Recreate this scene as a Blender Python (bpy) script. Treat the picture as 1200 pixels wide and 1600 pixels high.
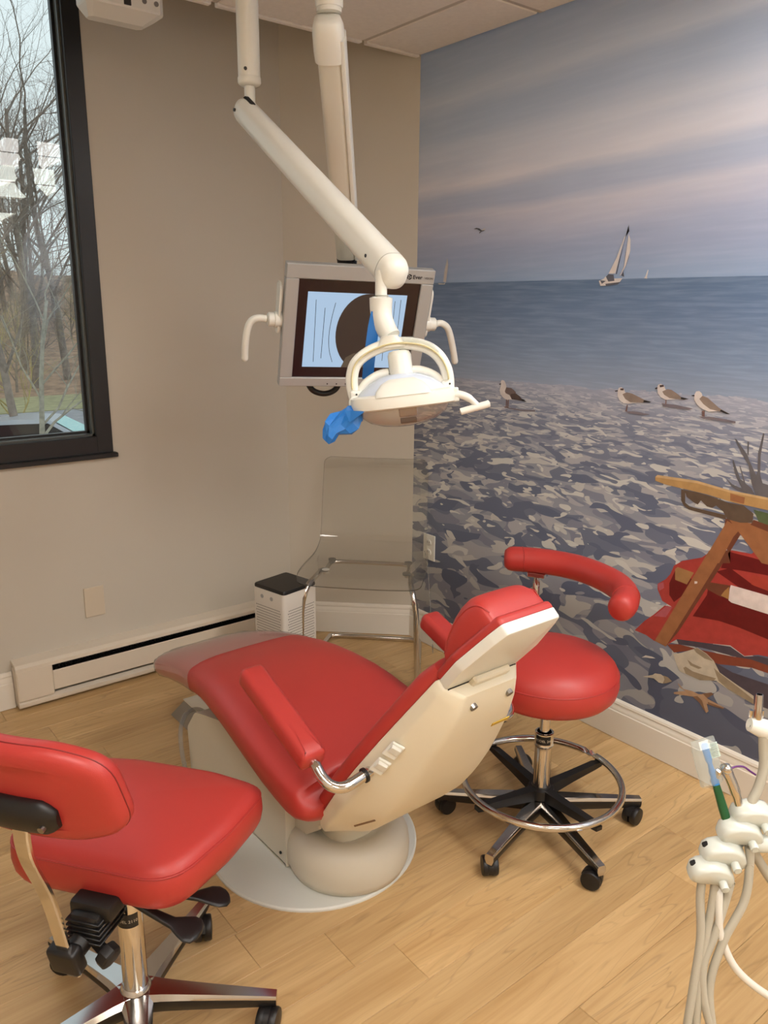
import bpy, bmesh, math, random
from mathutils import Vector, Matrix
from mathutils.geometry import tessellate_polygon
from math import sin, cos, pi, radians

for o in list(bpy.data.objects):
    bpy.data.objects.remove(o, do_unlink=True)
SC = bpy.context.scene
COL = SC.collection
V = Vector

# ------------------------------------------------------------------ camera
cd = bpy.data.cameras.new('camera')
cd.sensor_fit = 'VERTICAL'
cd.sensor_height = 36.0
cd.lens = 36.0 * 1247.8 / 1600
cd.clip_start = 0.05
cd.clip_end = 300
cam = bpy.data.objects.new('camera', cd)
COL.objects.link(cam)
cam.matrix_world = Matrix(((0.7851, 0.1502, -0.6009, -2.2635),
                           (-0.6193, 0.2029, -0.7585, -2.6286),
                           (0.0080, 0.9676, 0.2523, 1.5),
                           (0, 0, 0, 1)))
SC.camera = cam

# ------------------------------------------------------------------ world: pale overcast sky
w = bpy.data.worlds.new('overcast_sky')
SC.world = w
w.use_nodes = True
nt = w.node_tree
bg = nt.nodes['Background']
SKY_STRENGTH = 1.25
LAMP = 15.2
bg.inputs['Strength'].default_value = SKY_STRENGTH
tc = nt.nodes.new('ShaderNodeTexCoord')
sx = nt.nodes.new('ShaderNodeSeparateXYZ')
rp = nt.nodes.new('ShaderNodeValToRGB')
rp.color_ramp.elements[0].position = 0.0
rp.color_ramp.elements[0].color = (0.86, 0.87, 0.90, 1)
rp.color_ramp.elements[1].position = 1.0
rp.color_ramp.elements[1].color = (0.74, 0.79, 0.88, 1)
nt.links.new(tc.outputs['Generated'], sx.inputs[0])
nt.links.new(sx.outputs['Z'], rp.inputs[0])
nt.links.new(rp.outputs[0], bg.inputs['Color'])

vs = SC.view_settings
vs.view_transform = 'Standard'
vs.look = 'None'
vs.gamma = 1.0
vs.use_curve_mapping = False
vs.exposure = 0.0
SC.render.film_transparent = False
try:
    SC.cycles.max_bounces = 12
    SC.cycles.transparent_max_bounces = 24
except Exception:
    pass


# ------------------------------------------------------------------ helpers
def lin(c):
    return tuple((x / 12.92 if x <= 0.04045 else ((x + 0.055) / 1.055) ** 2.4) for x in [v / 255 for v in c])


MATS = {}


def mat(name, rgb, rough=0.5, metal=0.0, spec=0.5, noise=0.0, nscale=20.0, bump=0.0, bscale=200.0, coat=0.0,
        emit=None, estr=0.0, stretch=None):
    m = bpy.data.materials.new(name)
    m.use_nodes = True
    n = m.node_tree.nodes
    l = m.node_tree.links
    b = n['Principled BSDF']
    c = lin(rgb)
    b.inputs['Base Color'].default_value = (*c, 1)
    b.inputs['Roughness'].default_value = rough
    b.inputs['Metallic'].default_value = metal
    b.inputs['Specular IOR Level'].default_value = spec
    b.inputs['Coat Weight'].default_value = coat
    if emit is not None:
        b.inputs['Emission Color'].default_value = (*lin(emit), 1)
        b.inputs['Emission Strength'].default_value = estr
    if noise or bump:
        t = n.new('ShaderNodeTexCoord')
        mp = n.new('ShaderNodeMapping')
        if stretch:
            mp.inputs['Scale'].default_value = stretch
        l.new(t.outputs['Object'], mp.inputs[0])
    if noise:
        x = n.new('ShaderNodeTexNoise')
        x.inputs['Scale'].default_value = nscale
        x.inputs['Detail'].default_value = 4
        l.new(mp.outputs[0], x.inputs['Vector'])
        r = n.new('ShaderNodeValToRGB')
        r.color_ramp.elements[0].position = 0.3
        r.color_ramp.elements[1].position = 0.7
        r.color_ramp.elements[0].color = (*[max(0, v * (1 - noise)) for v in c], 1)
        r.color_ramp.elements[1].color = (*[min(1, v * (1 + noise)) for v in c], 1)
        l.new(x.outputs['Fac'], r.inputs[0])
        l.new(r.outputs[0], b.inputs['Base Color'])
    if bump:
        x = n.new('ShaderNodeTexNoise')
        x.inputs['Scale'].default_value = bscale
        x.inputs['Detail'].default_value = 3
        l.new(mp.outputs[0], x.inputs['Vector'])
        bp = n.new('ShaderNodeBump')
        bp.inputs['Strength'].default_value = bump
        bp.inputs['Distance'].default_value = 0.002
        l.new(x.outputs['Fac'], bp.inputs['Height'])
        l.new(bp.outputs[0], b.inputs['Normal'])
    MATS[name] = m
    return m


def clearmat(name, tint=(1, 1, 1), ior=1.45, rough=0.0, haze=0.0, hazecol=(200, 200, 200)):
    """thin clear sheet: light goes straight through, Fresnel reflection on top, optional milky haze"""
    m = bpy.data.materials.new(name)
    m.use_nodes = True
    n = m.node_tree.nodes
    l = m.node_tree.links
    n.remove(n['Principled BSDF'])
    out = n['Material Output']
    t = n.new('ShaderNodeBsdfTransparent')
    t.inputs[0].default_value = (*tint, 1)
    g = n.new('ShaderNodeBsdfGlossy')
    g.inputs['Roughness'].default_value = rough
    # Schlick reflectance, the same on both faces of the sheet
    lw = n.new('ShaderNodeLayerWeight')
    lw.inputs['Blend'].default_value = 0.5
    f0 = ((ior - 1) / (ior + 1)) ** 2
    pw = n.new('ShaderNodeMath')
    pw.operation = 'POWER'
    pw.inputs[1].default_value = 5.0
    l.new(lw.outputs['Facing'], pw.inputs[0])
    f = n.new('ShaderNodeMath')
    f.operation = 'MULTIPLY_ADD'
    f.inputs[1].default_value = 1 - f0
    f.inputs[2].default_value = f0
    l.new(pw.outputs[0], f.inputs[0])
    mx = n.new('ShaderNodeMixShader')
    src = t
    if haze:
        d = n.new('ShaderNodeBsdfDiffuse')
        d.inputs[0].default_value = (*lin(hazecol), 1)
        m2 = n.new('ShaderNodeMixShader')
        m2.inputs[0].default_value = haze
        l.new(t.outputs[0], m2.inputs[1])
        l.new(d.outputs[0], m2.inputs[2])
        src = m2
    l.new(f.outputs[0], mx.inputs[0])
    l.new(src.outputs[0], mx.inputs[1])
    l.new(g.outputs[0], mx.inputs[2])
    l.new(mx.outputs[0], out.inputs[0])
    MATS[name] = m
    return m


def frame(axis, hint=V((0, 0, 1))):
    a = axis.normalized()
    if abs(a.dot(hint)) > 0.98:
        hint = V((0, 1, 0)) if abs(a.y) < 0.9 else V((1, 0, 0))
    u = a.cross(hint).normalized()
    v = u.cross(a).normalized()
    return u, v, a


def smooth_pts(pts, sub=6, closed=False):
    P = [V(p) for p in pts]
    n = len(P)
    out = []
    rng = n if closed else n - 1
    for i in range(rng):
        p1, p2 = P[i], P[(i + 1) % n]
        p0 = P[i - 1] if (closed or i > 0) else p1 * 2 - p2
        p3 = P[(i + 2) % n] if (closed or i + 2 < n) else p2 * 2 - p1
        for k in range(sub):
            t = k / sub
            out.append(0.5 * ((2 * p1) + (p2 - p0) * t + (2 * p0 - 5 * p1 + 4 * p2 - p3) * t * t
                              + (3 * p1 - p0 - 3 * p2 + p3) * t ** 3))
    if not closed:
        out.append(P[-1])
    return out


class MB:
    def __init__(s):
        s.bm = bmesh.new()
        s.mi = 0

    def face(s, vs_):
        try:
            f = s.bm.faces.new(vs_)
            f.material_index = s.mi
            return f
        except ValueError:
            return None

    def poly(s, pts):
        return s.face([s.bm.verts.new(p) for p in pts])

    def loft(s, rings, cap0=True, cap1=True, closed=True):
        R = [[s.bm.verts.new(p) for p in r] for r in rings]
        n = len(R[0])
        for a, b in zip(R, R[1:]):
            for i in range(n if closed else n - 1):
                j = (i + 1) % n
                s.face((a[i], a[j], b[j], b[i]))
        if cap0:
            s.face(R[0][::-1])
        if cap1:
            s.face(R[-1])
        return s

    def ringloop(s, rings):
        """closed sweep: last ring joins the first"""
        R = [[s.bm.verts.new(p) for p in r] for r in rings]
        n = len(R[0])
        m = len(R)
        for k in range(m):
            a, b = R[k], R[(k + 1) % m]
            for i in range(n):
                j = (i + 1) % n
                s.face((a[i], a[j], b[j], b[i]))
        return s

    def box(s, c, size, rot=None, bevel=0.0, seg=2):
        b2 = bmesh.new()
        bmesh.ops.create_cube(b2, size=1.0)
        for v in b2.verts:
            v.co = V((v.co.x * size[0], v.co.y * size[1], v.co.z * size[2]))
        if bevel:
            bmesh.ops.bevel(b2, geom=list(b2.edges), offset=bevel, segments=seg, profile=0.5, affect='EDGES')
        return s.merge(b2, (Matrix.Translation(V(c)) @ (rot.to_4x4() if rot is not None else Matrix.Identity(4))))

    def merge(s, b2, M):
        mp = {}
        for v in b2.verts:
            mp[v] = s.bm.verts.new(M @ v.co)
        for f in b2.faces:
            s.face([mp[v] for v in f.verts])
        b2.free()
        return s

    def tube(s, pts, r, n=12, caps=True, closed=False, flat=None, hint=None):
        """tube along points; r number or list; flat=(ru,rv) elliptical scale"""
        P = [V(p) for p in pts]
        m = len(P)
        rr = r if isinstance(r, (list, tuple)) else [r] * m
        rings = []
        u = None
        for i in range(m):
            if closed:
                t = (P[(i + 1) % m] - P[i - 1]).normalized()
            else:
                t = (P[min(i + 1, m - 1)] - P[max(i - 1, 0)]).normalized()
            if u is None:
                u, v, _ = frame(t, hint or V((0, 0, 1)))
            else:
                u = (u - t * u.dot(t)).normalized()
                v = t.cross(u)
                if hint:
                    u, v, _ = frame(t, hint)
            fu, fv = flat or (1, 1)
            rings.append([P[i] + u * (cos(a) * rr[i] * fu) + v * (sin(a) * rr[i] * fv)
                          for a in [2 * pi * k / n for k in range(n)]])
        if closed:
            s.ringloop(rings)
        else:
            s.loft(rings, caps, caps)
        return s

    def cyl(s, a, b, r0, r1=None, n=20, caps=True):
        a, b = V(a), V(b)
        u, v, _ = frame(b - a)
        r1 = r0 if r1 is None else r1
        return s.loft([[p + u * (cos(t) * r) + v * (sin(t) * r) for t in [2 * pi * k / n for k in range(n)]]
                       for p, r in ((a, r0), (b, r1))], caps, caps)

    def lathe(s, prof, o=(0, 0, 0), axis=(0, 0, 1), n=32, caps=True, sq=(1, 1)):
        """prof: (radius, height) list along axis"""
        u, v, a = frame(V(axis), V((0, 1, 0)) if abs(V(axis).normalized().z) > 0.9 else V((0, 0, 1)))
        o = V(o)
        rings = [[o + a * h + u * (cos(t) * r * sq[0]) + v * (sin(t) * r * sq[1])
                  for t in [2 * pi * k / n for k in range(n)]] for r, h in prof]
        return s.loft(rings, caps, caps)

    def sphere(s, c, r, n=14, m=9, sq=(1, 1, 1)):
        c = V(c)
        prof = [(max(1e-4, sin(pi * k / m) * r), -cos(pi * k / m) * r) for k in range(m + 1)]
        rings = [[c + V((cos(t) * rr * sq[0], sin(t) * rr * sq[1], h * sq[2])) for t in
                  [2 * pi * k / n for k in range(n)]] for rr, h in prof]
        return s.loft(rings)

    def prism(s, poly, M, depth, bevel=0.0, seg=2):
        """poly (u,v) in frame M (columns u,v,w,origin), extruded along +w by depth"""
        b2 = bmesh.new()
        A = [b2.verts.new((p[0], p[1], 0)) for p in poly]
        B = [b2.verts.new((p[0], p[1], depth)) for p in poly]
        b2.faces.new(A[::-1])
        b2.faces.new(B)
        n = len(poly)
        for i in range(n):
            b2.faces.new((A[i], A[(i + 1) % n], B[(i + 1) % n], B[i]))
        if bevel:
            es = [e for e in b2.edges if abs(e.verts[0].co.z - e.verts[1].co.z) < 1e-6]
            bmesh.ops.bevel(b2, geom=es, offset=bevel, segments=seg, profile=0.5, affect='EDGES')
        return s.merge(b2, M)

    def cushion(s, outline, M, prof, dome=0.0):
        """outline (u,v) closed smooth; prof list of (inset, height); last ring is domed inward"""
        n = len(outline)
        O = [V((p[0], p[1])) for p in outline]
        area = sum(O[i].x * O[(i + 1) % n].y - O[(i + 1) % n].x * O[i].y for i in range(n))
        if area < 0:
            O.reverse()
        N = []
        for i in range(n):
            t = (O[(i + 1) % n] - O[i - 1]).normalized()
            N.append(V((-t.y, t.x)))
        rings = []
        for ins, h in prof:
            rings.append([M @ V((O[i].x + N[i].x * ins, O[i].y + N[i].y * ins, h)) for i in range(n)])
        ins, h = prof[-1]
        base = [O[i] + N[i] * ins for i in range(n)]
        c = sum(base, V((0, 0))) / n
        for k in (0.75, 0.5, 0.25, 0.04):
            hh = h + dome * (1 - k * k)
            rings.append([M @ V((*(c + (p - c) * k), hh)) for p in base])
        s.loft(rings)
        return s


def mesh_of(mb, smooth=35, recalc=True):
    me = bpy.data.meshes.new('mesh')
    if recalc:
        bmesh.ops.recalc_face_normals(mb.bm, faces=mb.bm.faces)
    mb.bm.to_mesh(me)
    mb.bm.free()
    if smooth:
        me.shade_smooth()
        me.set_sharp_from_angle(angle=radians(smooth))
    return me


def origin_of(o):
    t = V((0, 0, 0))
    while o:
        t += o.location
        o = o.parent
    return t


def obj(name, mb, mats, parent=None, smooth=35, kind=None, label=None, recalc=True):
    """one mesh object, geometry given in world coordinates"""
    me = mesh_of(mb, smooth, recalc)
    for m in (mats if isinstance(mats, (list, tuple)) else [mats]):
        me.materials.append(m)
    o = bpy.data.objects.new(name, me)
    COL.objects.link(o)
    if parent:
        me.transform(Matrix.Translation(-origin_of(parent)))
        o.parent = parent
    if kind:
        o['kind'] = kind
    if label:
        o['label'] = label
    return o


def thing(name, label, cat, loc=(0, 0, 0), group=None):
    o = bpy.data.objects.new(name, None)
    o.empty_display_size = 0.05
    COL.objects.link(o)
    o.location = loc
    return tag(o, label, cat, group)


def tag(o, label, cat, group=None):
    o['label'] = label
    o['category'] = cat
    if group:
        o['group'] = group
    return o


def rpoly(corners, seg=5):
    """rounded polygon: corners (x,y,r)"""
    out = []
    n = len(corners)
    for i in range(n):
        p = V(corners[i][:2])
        r = corners[i][2]
        a = (V(corners[i - 1][:2]) - p)
        b = (V(corners[(i + 1) % n][:2]) - p)
        if r <= 1e-6:
            out.append(tuple(p))
            continue
        ang = a.angle(b)
        d = min(r / math.tan(ang / 2), a.length * 0.49, b.length * 0.49)
        p0 = p + a.normalized() * d
        p1 = p + b.normalized() * d
        for k in range(seg + 1):
            t = k / seg
            q = p0 * (1 - t) ** 2 + p * (2 * t * (1 - t)) + p1 * t ** 2
            out.append((q.x, q.y))
    return out


def resample(poly, step):
    """add points on long straight edges so cushions stay smooth"""
    out = []
    n = len(poly)
    for i in range(n):
        a = V(poly[i])
        b = V(poly[(i + 1) % n])
        k = max(1, int((b - a).length / step))
        for j in range(k):
            q = a + (b - a) * (j / k)
            out.append((q.x, q.y))
    return out


def sup(c, u, v, hu, hv, p=3.0, n=28):
    """superellipse ring"""
    c, u, v = V(c), V(u), V(v)
    out = []
    for k in range(n):
        t = 2 * pi * k / n
        x = math.copysign(abs(cos(t)) ** (2 / p), cos(t)) * hu
        y = math.copysign(abs(sin(t)) ** (2 / p), sin(t)) * hv
        out.append(c + u * x + v * y)
    return out


def FM(o, u, v, w_):
    M = Matrix.Identity(4)
    for i, c in enumerate((u, v, w_, o)):
        for j in range(3):
            M[j][i] = c[j]
    return M


def text_mesh(name, body, size, M, m, parent, bold=False):
    cu = bpy.data.curves.new(name, 'FONT')
    cu.body = body
    cu.size = size
    cu.extrude = 0.0002
    cu.resolution_u = 2
    if bold:
        cu.offset = size * 0.02
    to = bpy.data.objects.new(name, cu)
    COL.objects.link(to)
    dg = bpy.context.evaluated_depsgraph_get()
    me = bpy.data.meshes.new_from_object(to.evaluated_get(dg))
    bpy.data.objects.remove(to, do_unlink=True)
    me.transform(Matrix.Translation(-origin_of(parent)) @ M if parent else M)
    me.materials.clear()
    me.materials.append(m)
    o = bpy.data.objects.new(name, me)
    COL.objects.link(o)
    o.parent = parent
    return o


# ------------------------------------------------------------------ materials
m_wall = mat('warm_greige_paint', (196, 188, 174), 0.75, bump=0.05, bscale=350)
m_ceil = mat('ceiling_tile', (238, 231, 224), 0.85, noise=0.03, nscale=60, bump=0.15, bscale=400)
m_grid = mat('ceiling_grid', (196, 186, 176), 0.5)
m_trim = mat('white_trim_paint', (226, 219, 207), 0.4, bump=0.02, bscale=120)
m_heat = mat('heater_enamel', (216, 204, 186), 0.45)
m_dark = mat('dark_gap', (22, 18, 16), 0.8)
m_black = mat('black_plastic', (22, 20, 20), 0.42, bump=0.03, bscale=300)
m_frame = mat('black_window_aluminium', (30, 29, 30), 0.4, bump=0.02, bscale=500)
m_bead = mat('grey_glazing_bead', (78, 80, 76), 0.35)
m_red = mat('red_vinyl', (178, 54, 48), 0.42, bump=0.10, bscale=500, noise=0.03, nscale=9)
m_pipe = mat('red_vinyl_piping', (168, 50, 46), 0.42)
m_seam = mat('dark_red_stitching', (124, 30, 28), 0.5)
m_chrome = mat('chrome', (214, 210, 204), 0.10, metal=1.0)
m_alu = mat('polished_aluminium', (200, 196, 192), 0.16, metal=1.0)
m_steel = mat('brushed_steel', (150, 147, 142), 0.32, metal=1.0)
m_white = mat('cream_white_enamel', (226, 225, 216), 0.33)
m_shell = mat('ivory_plastic_shell', (222, 212, 188), 0.36, noise=0.02, nscale=4)
m_armgrey = mat('warm_white_arm_enamel', (210, 205, 190), 0.36)
m_base = mat('grey_white_base_plastic', (206, 200, 184), 0.42, noise=0.02, nscale=6)
m_plate = mat('white_base_plate', (212, 212, 204), 0.45)
m_bezel = mat('silver_plastic', (172, 172, 170), 0.42, metal=0.25)
m_border = mat('black_screen_border', (34, 14, 20), 0.25)
m_screw = mat('screw_dark', (40, 38, 36), 0.5)
m_blue = mat('blue_barrier_film', (38, 120, 205), 0.3)
m_beige = mat('beige_rubber_band', (222, 208, 160), 0.5)
m_hose = mat('grey_rubber_hose', (176, 170, 154), 0.5)
m_hold = mat('pale_grey_holder', (206, 209, 200), 0.2)
m_purple = mat('purple_plastic', (92, 34, 110), 0.35)
m_green = mat('green_plastic', (24, 84, 46), 0.3)
m_bblue = mat('blue_brush_plastic', (40, 130, 205), 0.3)
m_brist = mat('brush_bristles', (210, 235, 225), 0.6)
m_gold = mat('yellow_label', (196, 160, 50), 0.5)
m_slot = mat('brown_slot', (120, 92, 66), 0.6)
m_lpanel = mat('pale_blue_reflector', (206, 216, 232), 0.25)
m_gray = mat('grey_machine_plastic', (120, 118, 114), 0.4)
m_purf = mat('white_purifier_plastic', (224, 218, 208), 0.4)
m_purd = mat('purifier_hole', (110, 104, 98), 0.6)
m_txt = mat('dark_print', (30, 28, 30), 0.5)
m_txtw = mat('pale_print', (206, 196, 176), 0.5)
m_box = mat('white_equipment_housing', (222, 220, 212), 0.4)
m_glass = clearmat('window_glass', (0.93, 0.97, 0.95), 1.5)
m_glass2 = clearmat('coated_window_glass', (0.88, 0.96, 0.95), 1.6)
m_acry = clearmat('clear_acrylic', (0.93, 0.925, 0.91), 1.49, haze=0.03)
m_acedge = clearmat('acrylic_edge', (0.38, 0.40, 0.40), 1.6, haze=0.10, hazecol=(170, 175, 175))
m_lens = clearmat('lamp_lens', (0.90, 0.86, 0.83), 1.5, 0.06, haze=0.22, hazecol=(226, 212, 198))
m_sleeve = clearmat('clear_vinyl_sleeve', (0.96, 0.95, 0.95), 1.5, 0.14, haze=0.17, hazecol=(226, 206, 200))
m_wrap = clearmat('clear_wrapper', (0.93, 0.95, 0.94), 1.5, 0.05, haze=0.22, hazecol=(220, 225, 220))
m_tubec = clearmat('clear_hose', (0.88, 0.88, 0.88), 1.5, 0.08, haze=0.25, hazecol=(185, 185, 182))
m_diff = mat('light_diffuser', (255, 250, 240), 0.6, emit=(255, 252, 247), estr=LAMP)


def hue_mat(name, rgb, rough=0.5):
    return mat(name, rgb, rough)


# ------------------------------------------------------------------ wood floor material
def wood_floor():
    m = bpy.data.materials.new('light_maple_laminate')
    m.use_nodes = True
    n, l = m.node_tree.nodes, m.node_tree.links
    b = n['Principled BSDF']
    b.inputs['Roughness'].default_value = 0.38
    b.inputs['Specular IOR Level'].default_value = 0.4
    t = n.new('ShaderNodeTexCoord')
    oi = n.new('ShaderNodeObjectInfo')
    ml = n.new('ShaderNodeMath')
    ml.operation = 'MULTIPLY'
    ml.inputs[1].default_value = 37.0
    l.new(oi.outputs['Random'], ml.inputs[0])
    cb = n.new('ShaderNodeCombineXYZ')
    for k in range(3):
        l.new(ml.outputs[0], cb.inputs[k])
    ad = n.new('ShaderNodeVectorMath')
    ad.operation = 'ADD'
    l.new(t.outputs['Object'], ad.inputs[0])
    l.new(cb.outputs[0], ad.inputs[1])
    mp = n.new('ShaderNodeMapping')
    mp.inputs['Scale'].default_value = (1.1, 9.0, 1)
    l.new(ad.outputs[0], mp.inputs[0])
    big = n.new('ShaderNodeTexNoise')
    big.inputs['Scale'].default_value = 1.6
    big.inputs['Detail'].default_value = 2
    big.inputs['Distortion'].default_value = 0.6
    l.new(mp.outputs[0], big.inputs['Vector'])
    # growth rings: contour lines of the broad noise
    ring = n.new('ShaderNodeMath')
    ring.operation = 'MULTIPLY'
    ring.inputs[1].default_value = 11.0
    l.new(big.outputs['Fac'], ring.inputs[0])
    fr = n.new('ShaderNodeMath')
    fr.operation = 'FRACT'
    l.new(ring.outputs[0], fr.inputs[0])
    rr = n.new('ShaderNodeValToRGB')
    e = rr.color_ramp.elements
    e[0].position = 0.0
    e[0].color = (0.62, 0.62, 0.62, 1)
    e[1].position = 0.16
    e[1].color = (1, 1, 1, 1)
    x = e.new(0.90)
    x.color = (1, 1, 1, 1)
    x = e.new(1.0)
    x.color = (0.70, 0.70, 0.70, 1)
    l.new(fr.outputs[0], rr.inputs[0])
    fm = n.new('ShaderNodeMapping')
    fm.inputs['Scale'].default_value = (4, 110, 1)
    l.new(ad.outputs[0], fm.inputs[0])
    fine = n.new('ShaderNodeTexNoise')
    fine.inputs['Scale'].default_value = 1.0
    fine.inputs['Detail'].default_value = 5
    l.new(fm.outputs[0], fine.inputs['Vector'])
    # where the rings show
    pm = n.new('ShaderNodeTexNoise')
    pm.inputs['Scale'].default_value = 2.3
    l.new(ad.outputs[0], pm.inputs['Vector'])
    pr_ = n.new('ShaderNodeValToRGB')
    pr_.color_ramp.elements[0].position = 0.42
    pr_.color_ramp.elements[1].position = 0.62
    l.new(pm.outputs['Fac'], pr_.inputs[0])
    base = n.new('ShaderNodeValToRGB')
    e = base.color_ramp.elements
    e[0].position = 0.28
    e[0].color = (*lin((180, 143, 94)), 1)
    e[1].position = 0.72
    e[1].color = (*lin((214, 180, 130)), 1)
    mixf = n.new('ShaderNodeMixRGB')
    mixf.inputs[0].default_value = 0.55
    l.new(fine.outputs['Fac'], mixf.inputs[1])
    l.new(big.outputs['Fac'], mixf.inputs[2])
    l.new(mixf.outputs[0], base.inputs[0])
    mu = n.new('ShaderNodeMixRGB')
    mu.blend_type = 'MULTIPLY'
    fac = n.new('ShaderNodeMath')
    fac.operation = 'MULTIPLY'
    fac.inputs[1].default_value = 0.62
    l.new(pr_.outputs[0], fac.inputs[0])
    l.new(fac.outputs[0], mu.inputs[0])
    l.new(base.outputs[0], mu.inputs[1])
    l.new(rr.outputs[0], mu.inputs[2])
    # board to board tone
    hv = n.new('ShaderNodeHueSaturation')
    mr = n.new('ShaderNodeMapRange')
    mr.inputs['To Min'].default_value = 0.90
    mr.inputs['To Max'].default_value = 1.06
    l.new(oi.outputs['Random'], mr.inputs['Value'])
    l.new(mr.outputs[0], hv.inputs['Value'])
    l.new(mu.outputs[0], hv.inputs['Color'])
    l.new(hv.outputs[0], b.inputs['Base Color'])
    return m


# ------------------------------------------------------------------ mural wallpaper (flat print: sky, sea, dappled sand)
def mural():
    m = bpy.data.materials.new('beach_mural_wallpaper')
    m.use_nodes = True
    n, l = m.node_tree.nodes, m.node_tree.links
    b = n['Principled BSDF']
    b.inputs['Roughness'].default_value = 0.40
    b.inputs['Specular IOR Level'].default_value = 0.5

    def N(t, **k):
        x = n.new(t)
        for a, v in k.items():
            setattr(x, a, v)
        return x

    def math_(op, a, bb=None, c=None):
        x = N('ShaderNodeMath', operation=op)
        for i, q in enumerate((a, bb, c)):
            if q is None:
                continue
            if isinstance(q, (int, float)):
                x.inputs[i].default_value = q
            else:
                l.new(q, x.inputs[i])
        return x.outputs[0]

    def ramp(fac, stops, const=False):
        x = N('ShaderNodeValToRGB')
        if const:
            x.color_ramp.interpolation = 'CONSTANT'
        e = x.color_ramp.elements
        while len(e) > 1:
            e.remove(e[-1])
        e[0].position = stops[0][0]
        e[0].color = (*lin(stops[0][1]), 1)
        for p, c in stops[1:]:
            q = e.new(p)
            q.color = (*lin(c), 1)
        l.new(fac, x.inputs[0])
        return x.outputs[0]

    def mix(fac, a, bb):
        x = N('ShaderNodeMixRGB')
        for i, q in enumerate((fac, a, bb)):
            if isinstance(q, (int, float)):
                x.inputs[i].default_value = q
            else:
                l.new(q, x.inputs[i])
        return x.outputs[0]

    def comb(x_, y_, z_=0.0):
        c = N('ShaderNodeCombineXYZ')
        for i, q in enumerate((x_, y_, z_)):
            if isinstance(q, (int, float)):
                c.inputs[i].default_value = q
            else:
                l.new(q, c.inputs[i])
        return c.outputs[0]

    def noise(vec, scale, det=2.0, dist=0.0, rough=0.5, out='Fac'):
        x = N('ShaderNodeTexNoise')
        x.inputs['Scale'].default_value = scale
        x.inputs['Detail'].default_value = det
        x.inputs['Distortion'].default_value = dist
        x.inputs['Roughness'].default_value = rough
        l.new(vec, x.inputs['Vector'])
        return x.outputs[out]

    tc = N('ShaderNodeTexCoord')
    sep = N('ShaderNodeSeparateXYZ')
    l.new(tc.outputs['Object'], sep.inputs[0])
    y, z = sep.outputs['Y'], sep.outputs['Z']
    u = math_('MULTIPLY', y, -1.0)
    # ---- sky: slanting streaks of cloud
    zz = math_('SUBTRACT', z, math_('MULTIPLY', u, 0.03))
    c1 = noise(comb(math_('MULTIPLY', u, 0.55), math_('MULTIPLY', zz, 5.2)), 1.55, 4.5, 0.35, 0.5)
    hgt = math_('DIVIDE', math_('SUBTRACT', z, 1.585), 0.86)
    skyb = ramp(hgt, [(0.0, (134, 148, 166)), (0.12, (146, 150, 166)), (0.26, (160, 160, 172)), (0.45, (164, 168, 178)),
                      (0.66, (164, 170, 180)), (0.82, (150, 160, 174)), (1.0, (148, 158, 174))])
    cloud = ramp(hgt, [(0.0, (164, 162, 176)), (0.25, (206, 190, 186)), (0.6, (218, 208, 202)), (1.0, (212, 210, 208))])
    # broad bands of streaked cloud lie low and mid sky, rising to the right
    bandc = ramp(math_('ADD', math_('DIVIDE', math_('SUBTRACT', zz, 1.585), 0.86),
                       math_('MULTIPLY', math_('SUBTRACT', c1, 0.5), 0.14)),
                 [(0.0, (0, 0, 0)), (0.13, (20, 20, 20)), (0.22, (150, 150, 150)), (0.27, (190, 190, 190)),
                  (0.31, (60, 60, 60)), (0.37, (70, 70, 70)), (0.43, (200, 200, 200)), (0.56, (165, 165, 165)),
                  (0.63, (70, 70, 70)), (0.70, (40, 40, 40)), (0.78, (150, 150, 150)), (0.86, (90, 90, 90)),
                  (0.96, (30, 30, 30))])
    streak = math_('MULTIPLY', bandc, math_('MULTIPLY_ADD', c1, 2.6, -0.1))
    sky = mix(math_('MINIMUM', streak, 1.0), skyb, cloud)
    fine = noise(comb(math_('MULTIPLY', u, 2.2), math_('MULTIPLY', zz, 30.0)), 2.0, 4.0, 0.2)
    sky = mix(math_('MULTIPLY', fine, 0.16), sky, ramp(fine, [(0.3, (140, 146, 160)), (0.7, (206, 200, 200))]))
    sg = N('ShaderNodeMixRGB', blend_type='MULTIPLY')
    sg.inputs[0].default_value = 1.0
    sg.inputs[2].default_value = (1.15, 1.15, 1.15, 1)
    l.new(sky, sg.inputs[1])
    sky = sg.outputs[0]
    # ---- sea
    sh = math_('DIVIDE', math_('SUBTRACT', 1.585, z), 0.40)
    seab = ramp(sh, [(0.0, (92, 110, 132)), (0.25, (102, 118, 140)), (0.6, (126, 138, 154)), (0.86, (146, 152, 162)),
                     (1.0, (166, 166, 172))])
    rip = noise(comb(math_('MULTIPLY', u, 3.0), math_('MULTIPLY', z, 40.0)), 2.2, 4.0, 0.3)
    sea = mix(math_('MULTIPLY', rip, 0.30), seab, ramp(rip, [(0.36, (90, 104, 122)), (0.64, (164, 172, 186))]))
    # ---- sand, drawn in perspective: dapples grow and flatten towards the viewer
    d = math_('MAXIMUM', math_('SUBTRACT', 1.62, z), 0.05)
    px = math_('DIVIDE', math_('SUBTRACT', u, 0.85), d)
    py = math_('DIVIDE', 2.5, d)

    def blot(off, scale, dist, lo):
        """hard-edged blots: a warped noise cut at a level"""
        v = noise(comb(math_('ADD', px, off), math_('ADD', py, off * 0.37)), scale, 1.2, dist, 0.4)
        return math_('GREATER_THAN', v, lo)

    def tone(fac, under, rgb):
        c = N('ShaderNodeRGB')
        c.outputs[0].default_value = (*lin(rgb), 1)
        return mix(fac, under, c.outputs[0])

    soft = noise(comb(math_('ADD', px, 91.0), py), 3.0, 2.0, 0.3)
    sand = ramp(soft, [(0.35, (144, 140, 142)), (0.65, (158, 153, 151))])
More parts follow.
